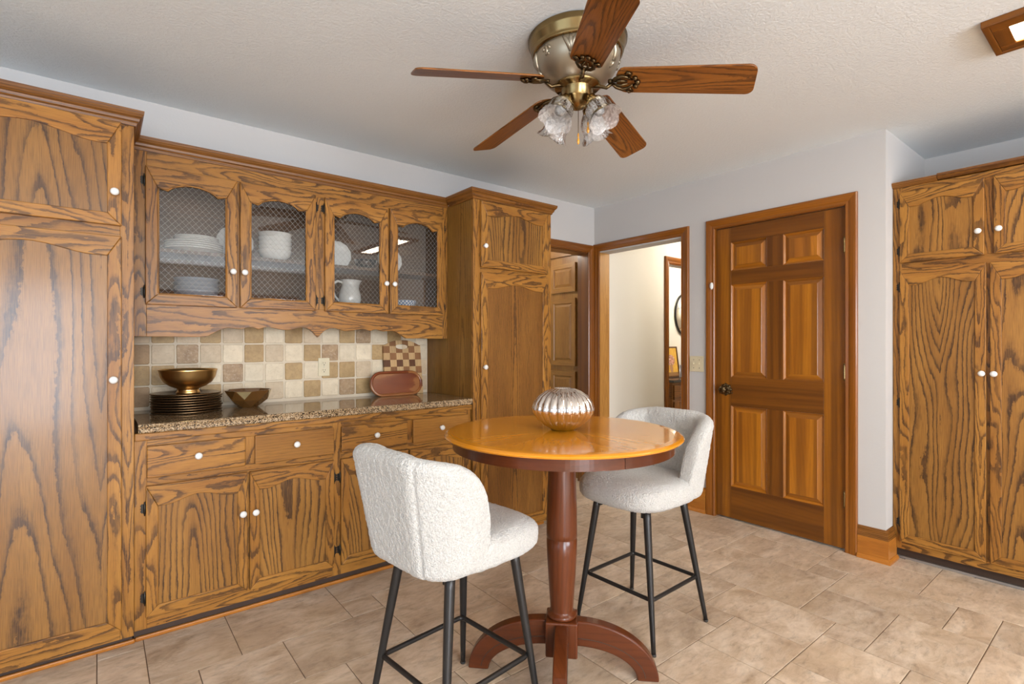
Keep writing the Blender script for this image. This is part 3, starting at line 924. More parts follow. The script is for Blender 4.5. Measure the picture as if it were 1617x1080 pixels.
# ------------------------------------------------------------------ cabinet kit
LX = lambda yf: (lambda a, b, z: (a, yf + b, z))                    # fronts facing -y
def arch_pts(x0, x1, z, rise, style, n=22):
    """points from x1 to x0 along the lower edge of an arched rail"""
    w = x1 - x0; sh = 0.13 if style == 'glass' else 0.10
    P = [(x1, z)]
    for k in range(n + 1):
        t = 1 - k / n
        xx = x0 + w * (sh + (1 - 2 * sh) * t)
        s = 2 * t - 1
        if style == 'glass':
            q = sqrt(max(0, 1 - (s * 0.90) ** 2)); e = sqrt(1 - .81)
            zz = z - 0.005 + (rise + .005) * (q - e) / (1 - e)
        else:
            zz = z + rise * (0.5 + 0.5 * cos(pi * s)) ** 0.85
        P.append((xx, zz))
    P.append((x0, z))
    return P

def hinge(mb, a, z, b=-0.001):
    mb.lathe([(0.0, z - .030), (0.003, z - .027), (0.0022, z - .022), (0.0045, z - .020), (0.0045, z + .020), (0.0022, z + .022), (0.003, z + .027), (0, z + .030)], 10, (a, b - .006, 0), 'z')
    return mb
def hinge_leaf(mb, a, z, d, b=0.0):
    pl = [(a, z - .017), (a + d * .010, z - .019), (a + d * .015, z - .012), (a + d * .012, z - .004), (a + d * .016, z), (a + d * .012, z + .004), (a + d * .015, z + .012), (a + d * .010, z + .019), (a, z + .017)]
    mb.prism(pl, b - .003, b - .0003, 'xz')

def knob(parent, org, xf, a, z, b=0.0):
    k = MB(xf)
    k.lathe([(0.0, b - .0290), (0.007, b - .0285), (0.0125, b - .0255), (0.0150, b - .020), (0.0135, b - .0155), (0.0075, b - .011), (0.0065, b - .004), (0.009, b - .0005)], 24, (a, 0, z), 'y')
    return k.build('knob', M_white, parent, org)

def cab_door(parent, org, xf, x0, x1, z0, z1, st=0.042, rise=0.030, style='panel', knob_at=None, hinge_side=None, hz=(), pmat=None, fmat=None, shoulder=None, label=None, name='cabinet_door', leaf=1):
    """overlay door; front face at b=0, back at b=0.02 (on the face frame)"""
    T = 0.0195
    xi0, xi1, zi0 = x0 + st, x1 - st, z0 + st + 0.002
    zs = z1 - (shoulder if shoulder else st + 0.045)
    fm = fmat or M_oak
    mb = MB(xf)
    mb.prism([(x0, z0), (xi0, zi0), (xi0, zs), (x0, z1)], 0, T, 'xz', 1)
    mb.prism([(x1, z1), (xi1, zs), (xi1, zi0), (x1, z0)], 0, T, 'xz', 1)
    mb.prism([(x0, z0), (x1, z0), (xi1, zi0), (xi0, zi0)], 0, T, 'xz', 0)
    mb.prism([(x0, z1)] + arch_pts(xi0, xi1, zs, rise, style)[::-1] + [(x1, z1)], 0, T, 'xz', 0)
    d = mb.build(name, fm, parent, org, bevel=0.0025)
    if label: d['label'] = label
    if style == 'glass':
        # inner bead that follows the arch
        bd = MB(xf)
        ap = arch_pts(xi0 + .002, xi1 - .002, zs - .002, rise, style)
        path = [(xi0 + .002, zi0 + .002)] + ap[::-1] + [(xi1 - .002, zi0 + .002), (xi0 + .002, zi0 + .002)]
        bd.tube([(p[0], .006, p[1]) for p in path], 0.0042, 6, caps=False)
        bd.build('glazing_bead', M_oak, d, org)
        g = MB(xf)
        ztop = zs + rise + .012
        g.box(xi0 - .006, xi1 + .006, .011, .0125, zi0 - .006, ztop, 'x')
        g.build('pane', M_glass, d, org)
        l = MB(xf)
        W, H = xi1 - xi0, ztop - zi0
        pit, sl = 0.0275, 1.12
        ws = 0.00034
        def zarch(x):
            t = (x - xi0) / W
            return ztop
        c = -W * sl
        while c < H + W * sl:
            for sg in (1, -1):
                # z = zi0 + c' + sg*sl*(x-xi0)
                c0 = c if sg == 1 else c
                pts = []
                xs0, xs1 = xi0, xi1
                za = zi0 + c0 + (0 if sg == 1 else 0); zb = za + sg * sl * W
                # clip to [zi0, ztop]
                t0, t1 = 0.0, 1.0
                dz = zb - za
                for lim, sign in ((zi0, 1), (ztop, -1)):
                    fa, fb_ = sign * (za - lim), sign * (zb - lim)
                    if fa < 0 and fb_ < 0: t0, t1 = 1, 0; break
                    if fa < 0: t0 = max(t0, fa / (fa - fb_))
                    elif fb_ < 0: t1 = min(t1, fa / (fa - fb_))
                if t1 - t0 > 0.02:
                    p = (xi0 + W * t0, za + dz * t0); q = (xi0 + W * t1, za + dz * t1)
                    L = math.hypot(q[0] - p[0], q[1] - p[1]); nx, nz = -(q[1] - p[1]) / L * ws, (q[0] - p[0]) / L * ws
                    b = .0102 if sg == 1 else .0098
                    l.prism([(p[0] + nx, p[1] + nz), (p[0] - nx, p[1] - nz), (q[0] - nx, q[1] - nz), (q[0] + nx, q[1] + nz)], b, b + .0008, 'xz')
            c += pit * sl
        lo = l.build('lead_lattice', M_lead, d, org)
        lo['kind'] = 'stuff'
    else:
        p = MB(xf)
        p.prism([(xi0 - .008, zi0 - .008), (xi1 + .008, zi0 - .008), (xi1 + .008, zs + .004)] + [(a, z + .006) for a, z in arch_pts(xi0, xi1, zs, rise, style)] + [(xi0 - .008, zs + .004)], .007, .016, 'xz', 1)
        p.build('panel', pmat or M_panel, d, org)
    if knob_at: knob(d, org, xf, knob_at[0], knob_at[1])
    if hinge_side:
        for z in hz:
            h = MB(xf)
            a = x0 - .004 if hinge_side == 'L' else x1 + .004
            hinge(h, a, z, .016)
            hinge_leaf(h, a, z, -1 if hinge_side == 'L' else 1, .0197)
            h.build('hinge', M_iron, d, org)
    return d

def drawer(parent, org, xf, x0, x1, z0, z1, mat, kn):
    mb = MB(xf); mb.box(x0, x1, 0, .0195, z0, z1, 'x')
    d = mb.build('drawer', mat, parent, org, bevel=0.004, seg=3)
    knob(d, org, xf, kn[0], kn[1])
    return d

CROWN = [(0, 2.118), (0.006, 2.118), (0.010, 2.130), (0.016, 2.136), (0.018, 2.146), (0.026, 2.154), (0.032, 2.164), (0.033, 2.177), (0, 2.177)]
xy3 = lambda x, y, h: (x, y, h)

# ---- left tall pantry
YT = 2.600
lt = thing('tall_pantry_cabinet', 'tall oak pantry cabinet with arched panels at left edge of the photo', 'cabinet', (-0.195, 2.88, 0))
O = lt.location; xf = LX(YT)
mb = MB(xf)
mb.box(-0.53, 0.112, .022, .555, 0.06, 2.13, 'z')
mb.build('body', M_plank, lt, O)
mb = MB(xf)
mb.box(0.068, 0.113, .003, .023, 0.05, 2.15, 'z'); mb.box(-0.53, -0.48, .003, .023, 0.05, 2.15, 'z')
mb.box(-0.48, 0.068, .003, .023, 0.05, 0.100, 'x'); mb.box(-0.48, 0.068, .003, .023, 1.655, 1.715, 'x'); mb.box(-0.48, 0.068, .003, .023, 2.11, 2.15, 'x')
mb.build('face_frame', M_oak, lt, O, bevel=0.0012)
xd = LX(YT - .017)
cab_door(lt, O, xd, -0.485, 0.072, 1.707, 2.119, .045, .032, 'panel', (0.050, 1.835), shoulder=0.094, pmat=M_panelw)
cab_door(lt, O, xd, -0.485, 0.072, 0.093, 1.664, .045, .032, 'panel', (0.046, 1.094), shoulder=0.080, pmat=M_panelw)
mb = MB(); mb.sweep([(-0.53, YL), (-0.53, YT), (0.113, YT), (0.113, YL)], CROWN, xy3)
mb.build('crown_moulding', M_crown, lt, O)
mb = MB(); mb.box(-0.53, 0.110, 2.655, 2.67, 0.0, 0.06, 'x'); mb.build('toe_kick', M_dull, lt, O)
mb = MB(); mb.box(-0.53, 0.118, 2.640, 2.655, 0.0, 0.018, 'x'); mb.build('shoe_moulding', M_base, lt, O, bevel=0.005)

# ---- base cabinet run
YBF = 2.625
bc = thing('base_cabinet', 'long oak base cabinet with four drawers under the granite counter', 'cabinet', (0.945, 2.90, 0))
O = bc.location; xf = LX(YBF)
mb = MB(xf)
mb.box(0.116, 1.772, .022, .530, 0.06, 0.865, 'x'); mb.build('body', M_plank, bc, O)
mb = MB(xf)
for a, b in ((0.114, 0.157), (0.929, 0.972), (1.742, 1.773)): mb.box(a, b, 0, .022, 0.055, 0.836, 'z')
for a, b in ((0.522, 0.568), (1.338, 1.378)): mb.box(a, b, 0, .022, 0.684, 0.809, 'z'); mb.box(a, b, 0, .022, .112, .638, 'z')
for a, b in ((0.157, 0.929), (0.972, 1.742)):
    mb.box(a, b, 0, .022, 0.055, 0.112, 'x'); mb.box(a, b, 0, .022, 0.638, 0.684, 'x'); mb.box(a, b, 0, .022, 0.809, 0.836, 'x')
mb.build('face_frame', M_oak, bc, O, bevel=0.0012)
mb = MB(xf); mb.box(0.114, 1.774, -.012, .022, 0.836, 0.868, 'x'); mb.build('top_rail', M_oak, bc, O, bevel=0.004)
xd = LX(YBF - .0195)
for (a, b), k, m in zip(((0.156, 0.525), (0.565, 0.931), (0.970, 1.340), (1.376, 1.745)), (0.338, 0.746, 1.154, 1.553), (M_oak, M_flame, M_oak, M_flame)):
    drawer(bc, O, xd, a, b, 0.680, 0.812, m, (k, 0.753))
cab_door(bc, O, xd, 0.153, 0.534, 0.106, 0.648, .042, .028, 'panel', (0.512, 0.465), 'L', (0.555, 0.185), shoulder=.088)
cab_door(bc, O, xd, 0.543, 0.931, 0.106, 0.648, .042, .028, 'panel', (0.565, 0.463), 'R', (0.555, 0.185), shoulder=.088)
cab_door(bc, O, xd, 0.968, 1.347, 0.106, 0.648, .042, .028, 'panel', (1.325, 0.465), 'L', (0.555, 0.185), shoulder=.088)
cab_door(bc, O, xd, 1.356, 1.745, 0.106, 0.648, .042, .028, 'panel', (1.378, 0.463), 'R', (0.555, 0.185), shoulder=.088)
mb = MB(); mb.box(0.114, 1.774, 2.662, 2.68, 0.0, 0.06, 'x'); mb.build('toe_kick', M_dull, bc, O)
mb = MB(); mb.box(0.118, 1.774, 2.646, 2.662, 0.0, 0.018, 'x'); mb.build('shoe_moulding', M_base, bc, O, bevel=0.005)

# ---- granite worktop
ct = MB()
pf = [(0, .8685), (0.006, .8685), (0.010, .873), (0.011, .882), (0.006, .890), (0.010, .897), (0.006, .9035), (0.0, .905), (-0.545, .905), (-0.545, .8685)]
ct.sweep([(0.127, 2.612), (1.7735, 2.612)], pf, xy3)
wt = ct.build('granite_worktop', M_granite, bevel=0.0)
tag(wt, 'brown speckled granite worktop on the long oak base cabinet', 'worktop')

# ---- backsplash tiles on the wall
bg = MB(); bg.box(0.115, 1.7735, YL - .006, YL - .0005, 0.905, 1.42, 'x')
bg.build('backsplash_grout', M_wgrout, wall_left)
def tumbled(seed):
    q = random.Random(seed); n = 5; h = 0.0485
    P = []
    for cx, cy, a0 in ((1, -1, -90), (1, 1, 0), (-1, 1, 90), (-1, -1, 180)):
        r = q.uniform(.004, .009)
        for k in range(4):
            t = radians(a0 + 90 * k / 3)
            P.append((cx * (h - r) + r * cos(t) + q.uniform(-.0008, .0008), cy * (h - r) + r * sin(t) + q.uniform(-.0008, .0008)))
    m = len(P)
    V = [(x, 0.0, z) for x, z in P] + [(x, -.004, z) for x, z in P] + [(x * .955, -.0065, z * .955) for x, z in P]
    F = [list(range(2 * m, 3 * m))]
    for b in (0, m):
        F += [[b + a, b + (a + 1) % m, b + m + (a + 1) % m, b + m + a] for a in range(m)]
    b = MB(); b.mesh(V, F, [[(0, 0)] * len(f) for f in F])
    return b.data('backsplash_tile', ST['C'])
tm = [tumbled(s) for s in range(4)]
layout = [ # from the counter upwards, columns from the left
    'BPTTPCPCTCDTCPCP',
    'TTPCDCCTCTTPCTCP',
    'BPDPCTPCTDCCTCPC',
    'PTPTPTCTPCTDCTCC',
    'CPTCPCTCTCPCTPTC']
for r, row in enumerate(layout):
    for c, ch in enumerate(row):
        x0 = 0.203 + 0.1058 * (c - 1); x1 = x0 + 0.1058
        z0 = 0.918 + 0.106 * r
        x0 = max(x0, 0.118); x1 = min(x1, 1.770); zt = min(z0 + .106, 1.415)
        if x1 - x0 < .02 or zt - z0 < .02: continue
        o = bpy.data.objects.new('backsplash_tile', tm[(r * 7 + c * 3) % 4])
        COL.objects.link(o); o.parent = wall_left
        o.material_slots[0].link = 'OBJECT'; o.material_slots[0].material = ST[ch]
        o.location = ((x0 + x1) / 2, YL - .0045 + rnd.uniform(-.0006, .0006), (z0 + zt) / 2)
        o.scale = ((x1 - x0) / .1058, 1, (zt - z0) / .106)
# back strip between counter and first tile row is the grout bed

# ---- hutch (glass upper cabinet)
YH = 2.900
hu = thing('glass_wall_cabinet', 'oak wall cabinet with four lattice glass doors and scalloped valance', 'cabinet', (0.945, 3.03, 1.27))
O = hu.location; xf = LX(YH)
mb = MB(xf)
mb.box(0.115, 1.773, .255, .2635, 1.425, 2.15, 'x', 0)
mb.box(0.115, 0.133, .021, .255, 1.425, 2.15, 'z', 0); mb.box(1.755, 1.773, .021, .255, 1.425, 2.15, 'z', 0)
mb.box(0.133, 1.755, .021, .255, 2.13, 2.15, 'x', 0); mb.box(0.133, 1.755, .021, .255, 1.425, 1.461, 'x', 0)
mb.build('carcass', M_inner, hu, O)
mb = MB(xf); mb.box(0.134, 1.754, .045, .254, 1.672, 1.690, 'x'); mb.build('shelf', M_inner, hu, O, bevel=.002)
mb = MB(xf)
mb.box(0.944 - .010, 0.944 + .010, .021, .050, 1.461, 2.13, 'z'); mb.build('divider', M_inner, hu, O)
mb = MB(xf); mb.box(0.918, 0.928, .050, .0535, 1.462, 1.671, 'z'); mb.box(0.918, 0.928, .050, .0535, 1.691, 1.99, 'z'); mb.build('shelf_standard', M_steel, hu, O)
mb = MB(xf)
mb.box(0.113, 0.172, 0, .021, 1.27, 2.15, 'z'); mb.box(1.740, 1.775, 0, .021, 1.27, 2.15, 'z'); mb.box(0.925, 0.984, 0, .021, 1.425, 2.045, 'z')
mb.box(0.172, 1.740, 0, .021, 2.045, 2.15, 'x'); mb.box(.538, .562, .0005, .021, 1.425, 2.045, 'z'); mb.box(1.349, 1.373, .0005, .021, 1.425, 2.045, 'z')
mb.build('face_frame', M_oak, hu, O, bevel=.0012)
ctr = 0.946
half = [(0.0, 1.272), (0.012, 1.284), (0.028, 1.302), (0.045, 1.315), (0.064, 1.3235), (0.080, 1.3255), (0.100, 1.324), (0.125, 1.3165), (0.145, 1.311), (0.170, 1.3095), (0.195, 1.312), (0.225, 1.319),
        (0.250, 1.3235), (0.268, 1.323), (0.285, 1.318), (0.302, 1.3105), (0.318, 1.318), (0.335, 1.3215), (0.352, 1.320), (0.372, 1.313), (0.390, 1.311), (0.412, 1.313), (0.435, 1.316), (0.450, 1.315), (0.470, 1.308), (0.495, 1.295), (0.520, 1.279), (0.538, 1.270)]
poly = [(0.172, 1.425), (0.172, 1.270)] + [(ctr - d, z) for d, z in half[::-1]] + [(ctr + d, z) for d, z in half[1:]] + [(1.740, 1.270), (1.740, 1.425)]
mb = MB(xf); mb.prism(poly, 0.0, .021, 'xz', 0); mb.build('valance', M_oak, hu, O, bevel=.0012)
mb = MB(); mb.sweep([(0.113, YH), (1.7745, YH)], CROWN, xy3); mb.build('crown_moulding', M_crown, hu, O)
xd = LX(YH - .0195)
for k, (a, b, kx, hs) in enumerate(((0.167, 0.543, 0.522, 'L'), (0.556, 0.929, 0.574, 'R'), (0.980, 1.353, 1.336, 'L'), (1.367, 1.742, 1.388, 'R'))):
    cab_door(hu, O, xd, a, b, 1.417, 2.050, .047, .033, 'glass', (kx, 1.594), hs, (1.985, 1.475), shoulder=.094, name='glass_door')

# ---- right tall pantry on the cabinet wall
XS = 1.775
rt = thing('tall_pantry_cabinet', 'tall oak pantry cabinet between the granite counter and corner opening', 'cabinet', (2.09, 2.88, 0))
O = rt.location; xf = LX(YT)
mb = MB(xf); mb.box(XS, 2.413, .020, .563, 0.06, 2.13, 'z'); mb.build('body', M_side, rt, O)
mb = MB(xf)
mb.box(XS, 1.826, 0, .020, 0.04, 2.15, 'z'); mb.box(2.370, 2.415, 0, .020, 0.04, 2.15, 'z')
mb.box(1.826, 2.370, 0, .020, 0.04, 0.085, 'x'); mb.box(1.826, 2.370, 0, .020, 1.660, 1.715, 'x'); mb.box(1.826, 2.370, 0, .020, 2.105, 2.15, 'x')
mb.build('face_frame', M_oak, rt, O, bevel=.0012)
xd = LX(YT - .0195)
cab_door(rt, O, xd, 1.823, 2.373, 1.705, 2.111, .048, .030, 'panel', (1.844, 1.834), 'R', (2.03, 1.78), shoulder=.088)
cab_door(rt, O, xd, 1.823, 2.373, 0.072, 1.674, .048, .030, 'panel', (1.843, 1.094), 'R', (1.56, 0.86, 0.18), shoulder=.094, pmat=M_plank)
mb = MB(); mb.sweep([(XS, YH - .034), (XS, YT), (2.415, YT), (2.415, YL)], CROWN, xy3); mb.build('crown_moulding', M_crown, rt, O)
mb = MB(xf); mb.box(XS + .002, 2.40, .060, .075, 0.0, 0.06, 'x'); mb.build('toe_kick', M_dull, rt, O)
mb = MB(xf); mb.box(XS + .002, 2.395, .045, .060, 0.0, 0.018, 'x'); mb.build('shoe_moulding', M_base, rt, O, bevel=.005)

# ---- tall cabinet in the recess at the right
XC = 3.590
rc = thing('tall_recess_cabinet', 'tall oak double-door cabinet set in the recess right of the door', 'cabinet', (3.90, 0.20, 0))
O = rc.location
RXF = lambda xx: (lambda a, b, z: (xx + b, -a, z))
xf = RXF(XC)
mb = MB(xf); mb.box(-.962, 0.72, .022, .64, 0.07, 2.125, 'z'); mb.build('body', M_plank, rc, O)
mb = MB(xf)
mb.box(-.966, -.925, 0, .022, 0.066, 2.135, 'z'); [mb.box(a, b, 0, .022, c, d, 'z') for a, b in ((-.575, -.528), (-.178, -.122), (.228, .275)) for c, d in ((.118, 1.650), (1.702, 2.086))]; mb.box(.68, .72, 0, .022, .066, 2.135, 'z')
mb.box(-.925, .68, 0, .022, 0.066, 0.118, 'x'); mb.box(-.925, .68, 0, .022, 1.650, 1.702, 'x'); mb.box(-.925, .68, 0, .022, 2.086, 2.135, 'x')
mb.build('face_frame', M_oak, rc, O, bevel=.0012)
xd = RXF(XC - .0195)
for (a, b, ku, kl, hs) in ((-.930, -.569, -.591, -.577, 'L'), (-.533, -.172, -.512, -.530, 'R'), (-.128, .233, .211, .211, 'L'), (.270, .631, .291, .291, 'R')):
    cab_door(rc, O, xd, a, b, 1.697, 2.096, .044, .030, 'panel', (ku, 1.820), hs, (2.035, 1.765), shoulder=.088)
    a2, b2_ = (a, b + .007) if hs == 'L' else (a - .014, b)
    cab_door(rc, O, xd, a2, b2_, 0.110, 1.655, .044, .034, 'panel', (kl, 1.083), hs, (1.56, 0.90, 0.22), shoulder=.090)
CR2 = [(0, 2.128), (0.010, 2.130), (0.018, 2.140), (0.024, 2.146), (0.026, 2.158), (0, 2.160)]
mb = MB(); mb.sweep([(XC, 0.76 + .002), (XC, RY - .002)][::-1], CR2, xy3)
mb.sweep([(XC, -.72), (XC, 0.76)][::-1], [(d * 1.25, h + .004) for d, h in CR2], xy3)
mb.box(XC, XC + .05, -.72, RY - .002, 2.128, 2.158, 'y')
mb.build('crown_moulding', M_crown, rc, O)
mb = MB(xf); mb.box(-.962, .70, .050, .066, 0.0, 0.075, 'x'); mb.build('toe_kick', M_dull, rc, O)
mb = MB(xf); mb.box(-.962, .70, .036, .050, 0.0, 0.012, 'x'); mb.build('shoe_moulding', M_steel, rc, O)

# ------------------------------------------------------------------ wall plates
def plate(name, xf, a, z, w, h, kind, label, cat):
    t = thing(name, label, cat, xf(a, 0, z)); O = t.location
    mb = MB(xf); mb.prism([(a - w / 2, z - h / 2), (a + w / 2, z - h / 2), (a + w / 2, z + h / 2), (a - w / 2, z + h / 2)], -.006, 0, 'xz')
    mb.build('plate', M_ivory, t, O, bevel=.003)
    if kind == 'outlet':
        for dz in (.021, -.021):
            r = MB(xf); r.prism([(a + .0165 * cos(k * pi / 12), z + dz + max(-.013, min(.013, .0165 * sin(k * pi / 12)))) for k in range(24)], -.008, -.0055, 'xz')
            s = r.build('receptacle', M_ivory, t, O)
            q = MB(xf)
            q.box(a - .0075, a - .0055, -.0085, -.0078, z + dz - .001, z + dz + .008, 'z'); q.box(a + .0055, a + .0075, -.0085, -.0078, z + dz - .001, z + dz + .007, 'z')
            q.lathe([(0, -.0085), (.0028, -.0085), (.0028, -.0078)], 10, (a, 0, z + dz - .008), 'y')
            q.build('slots', M_slot, s, O)
        q = MB(xf); q.lathe([(0, -.0075), (.003, -.007), (.003, -.0055)], 10, (a, 0, z), 'y'); q.build('screw', M_steel, t, O)
    else:
        for da in (-.023, .023):
            r = MB(xf); r.box(a + da - .005, a + da + .005, -.0068, -.0055, z - .012, z + .012, 'z'); r.box(a + da - .0035, a + da + .0035, -.017, -.006, z - .002, z + .008, 'z')
            r.build('toggle', M_ivory, t, O, bevel=.001)
            for dz in (.030, -.030):
                q = MB(xf); q.lathe([(0, -.0075), (.003, -.007), (.003, -.0055)], 10, (a + da, 0, z + dz), 'y'); q.build('screw', M_slot, t, O)
    return t
plate('wall_outlet', LX(YL - .011), 1.063, 1.097, .068, .110, 'outlet', 'ivory double outlet plate on the tiled backsplash', 'outlet')
plate('light_switch', RXF(XR), -2.147, 1.088, .116, .116, 'switch', 'ivory double toggle switch plate on grey wall left of the door', 'switch')

# ------------------------------------------------------------------ things on the counter
ZK = 0.9052
cx_, cy_ = 0.340, 2.992
for k in range(8):
    z = ZK + k * 0.0118
    q = random.Random(k)
    mb = MB()
    R = 0.151 + q.uniform(-.002, .002)
    mb.lathe([(0.0, 0.0), (0.10, 0.0), (0.112, .002), (R - .004, .0035), (R, .0060), (R - .001, .0100), (R - .006, .0110), (0.115, .0080), (0.105, .005), (0.0, .005)], 56)
    o = mb.build('charger_plate', M_charger)
    o.location = (cx_ + q.uniform(-.003, .003), cy_ + q.uniform(-.003, .003), z); o.rotation_euler = (0, 0, q.uniform(0, 6))
    pos = ('bottommost', 'second from bottom', 'third from bottom', 'fourth from bottom', 'fourth from top', 'third from top', 'second from top', 'topmost')[k]
    tag(o, 'round dark bronze charger plate, %s in stack under gold bowl' % pos, 'plate', 'stacked bronze charger plates')
zb = ZK + 7 * .0118 + .0055
mb = MB()
mb.lathe([(0.0, 0.0), (0.052, 0.0), (0.056, .003), (0.050, .010), (0.047, .018), (0.052, .024), (0.080, .034), (0.108, .052), (0.124, .078), (0.130, .104), (0.133, .109), (0.130, .112), (0.126, .108), (0.118, .080), (0.102, .056), (0.075, .040), (0.04, .033), (0, .031)], 64)
o = mb.build('footed_bowl', M_gold); o.location = (cx_ + .006, cy_, zb); o.scale = (.95, .95, 1.06)
tag(o, 'brushed gold footed bowl on the stack of charger plates', 'bowl')

fb_ = thing('faceted_bowl', 'dark amber faceted bowl with gilded triangles on granite counter', 'bowl', (0.618, 3.000, ZK)); fb_.scale = (1.05, 1.05, 1.0)
mb = MB(); mb.newoff()
n = 8
def ringpts(r, z, off=0): return [(r * cos(2 * pi * (k + off) / n), r * sin(2 * pi * (k + off) / n), z) for k in range(n)]
B0, B1, T1, T0, I1_ = ringpts(.045, 0), ringpts(.088, .040, .5), ringpts(.108, .090), ringpts(.103, .090), ringpts(.080, .040, .5)
V = B0 + B1 + T1 + T0 + I1_ + [(0, 0, 0), (0, 0, .012)]
F = []
for k in range(n):
    k2 = (k + 1) % n
    F += [[k, k2, 8 + k], [8 + k, k2, 8 + k2], [8 + k, 16 + k2, 16 + k], [8 + k, 8 + k2, 16 + k2]]
    F += [[16 + k, 16 + k2, 24 + k2, 24 + k], [24 + k, 24 + k2, 32 + k], [32 + k, 24 + k2, 32 + k2], [40, k2, k], [32 + k, 32 + k2, 41]]
mb.mesh(V, F, [[(0, 0)] * len(f) for f in F])
mb.build('bowl_body', M_facet, fb_, bevel=.0008)
for k in range(1, n, 2):
    P = [Vector(T1[k]), Vector(T1[(k + 1) % n]), Vector(B1[k])]
    c = (P[0] + P[1] + P[2]) / 3
    nn = (P[1] - P[0]).cross(P[2] - P[0]).normalized()
    if nn.dot(Vector((c.x, c.y, 0))) < 0: nn = -nn
    Q = [c + (p - c) * .80 + nn * .0012 for p in P]; Q2 = [q - nn * .0012 for q in Q]
    g = MB(); g.mesh([tuple(p) for p in Q + Q2], [[0, 1, 2], [0, 3, 4, 1], [1, 4, 5, 2], [2, 5, 3, 0]], [[(0, 0)] * 3] + [[(0, 0)] * 4] * 3)
    g.build('gilded_triangle', M_facetg, fb_)

# checkered cutting board leaning on the tiles
cb = thing('checkered_cutting_board', 'checkered end-grain cutting board with oval handle hole leaning on backsplash', 'cutting board', (1.574, 3.098, ZK + .001)); cb.scale = (1.02, 1, 1.035)
cb.rotation_euler = (-0.135, 0, 0)
bw, sq = 0.264, 0.044
col_m = [M_board_l, M_board_m, M_board_d]
nrow = 8
for r in range(nrow):
    for c in range(6):
        x0 = -bw / 2 + c * sq; z0 = r * sq
        if r == nrow - 1:
            # arched top row
            top = lambda x: nrow * sq - .006 - 0.040 * (abs(x) / (bw / 2)) ** 2.4
            xs = [x0 + sq * k / 4 for k in range(5)]
            poly = [(x0, z0), (x0 + sq, z0)] + [(x, max(z0 + .004, top(x))) for x in xs[::-1]]
        else:
            poly = [(x0, z0), (x0 + sq, z0), (x0 + sq, z0 + sq), (x0, z0 + sq)]
        mats_ = M_board_l if (r + c) % 2 else (M_board_d if r in (4, 2) else M_board_m)
        # handle slot cut out of the two middle blocks of row 6
        if r == nrow - 2 and c in (2, 3):
            e = [(0.047 * cos(t * pi / 16), (nrow - 1) * sq - .004 + .0165 * sin(t * pi / 16)) for t in range(32)]
            if c == 2: poly = [(x0, z0), (x0 + sq, z0), (x0 + sq, z0 + sq - .0205)] + [(max(x0 + .0005, x), z) for x, z in e[24:15:-1]][:8] + [(x0, z0 + sq - .004)]
            else: poly = [(x0, z0), (x0 + sq, z0), (x0 + sq, z0 + sq - .004)] + [(min(x0 + sq - .0005, x), z) for x, z in (e[31:24:-1])] + [(x0, z0 + sq - .0205)]
        if r == nrow - 1 and c in (2, 3):
            zl = lambda x: (nrow - 1) * sq - .004 + .0165 * sqrt(max(0, 1 - (x / .047) ** 2))
            xs = [x0 + sq * k / 6 for k in range(7)]
            poly = [(x, max(z0, zl(x))) for x in xs] + [(x, top(x)) for x in xs[::-1]]
        mb = MB(); mb.prism(poly, 0.0, .018, 'xz', 1)
        mb.build('wood_block', mats_, cb, bevel=.0006)

# oval wooden tray in front of the board
ot = thing('oval_serving_tray', 'reddish-brown oval wooden tray leaning on the checkered cutting board', 'tray', (1.496, 3.036, ZK + .001))
ot.rotation_euler = (-0.20, 0, 0)
def stadium(w, h, n=20, off=0.0):
    r = h / 2 - off; c = w / 2 - h / 2
    r1 = r
    P = []
    for k in range(n + 1):
        t = -pi / 2 + pi * k / n; P.append((c + r1 * cos(t), h / 2 + r * sin(t)))
    for k in range(n + 1):
        t = pi / 2 + pi * k / n; P.append((-c + r1 * cos(t), h / 2 + r * sin(t)))
    return P
W_, H_ = 0.362, 0.160
mb = MB(); mb.newoff()
LV = [(0.0, .014), (0.0, .004), (.003, 0), (.010, -.0015), (.014, 0.0), (.018, .006)]
RR = [[(p[0], b, p[1]) for p in stadium(W_, H_, 20, d)] for d, b in LV]
m = len(RR[0])
for q in range(len(RR) - 1):
    for s in range(m):
        t = (s + 1) % m
        pts = [RR[q][s], RR[q][t], RR[q + 1][t], RR[q + 1][s]]
        mb.face(pts, [(p[0], p[2]) for p in pts], 0, False)
mb.face(RR[0], [(p[0], p[2]) for p in RR[0]])
mb.build('rim', M_tray, ot, fix=True)
mb = MB(); mb.prism([(x, z) for x, z in stadium(W_, H_, 20, .0175)], .006, .010, 'xz', 0); mb.build('tray_face', M_tray, ot)

# ------------------------------------------------------------------ things inside the glass cabinet
def plain_plate(R, rim=.018, h=.018, mat=None, rad=None, seg=48):
    mb = MB()
    mb.lathe([(0, 0), (R * .62, 0), (R * .66, .002), (R - .008, h - .004), (R, h - .002), (R - .002, h), (R * .68, .006), (R * .62, .0045), (0, .0045)], seg, rad=rad)
    return mb
base = plain_plate(.128, h=.016)
pm_ = base.data('dinner_plate', M_white)
ZS = 1.6905
lab = ['bottommost large white plate in the stack in the leftmost glass door', 'second large white plate from bottom in leftmost glass door stack', 'third large white plate from bottom in leftmost glass door stack', 'fourth large white plate, topmost large one in leftmost glass door stack']
for k in range(4):
    o = bpy.data.objects.new('dinner_plate', pm_); COL.objects.link(o)
    o.location = (0.375, 3.025, ZS + k * .0105); tag(o, lab[k], 'plate', 'large white plates behind the left glass door')
pm2 = plain_plate(.098, h=.013).data('salad_plate', M_white)
lab = ['lower small white plate on the large plates in leftmost glass door', 'middle small white plate on the large plates in leftmost glass door', 'topmost small white plate on the large plates in leftmost glass door']
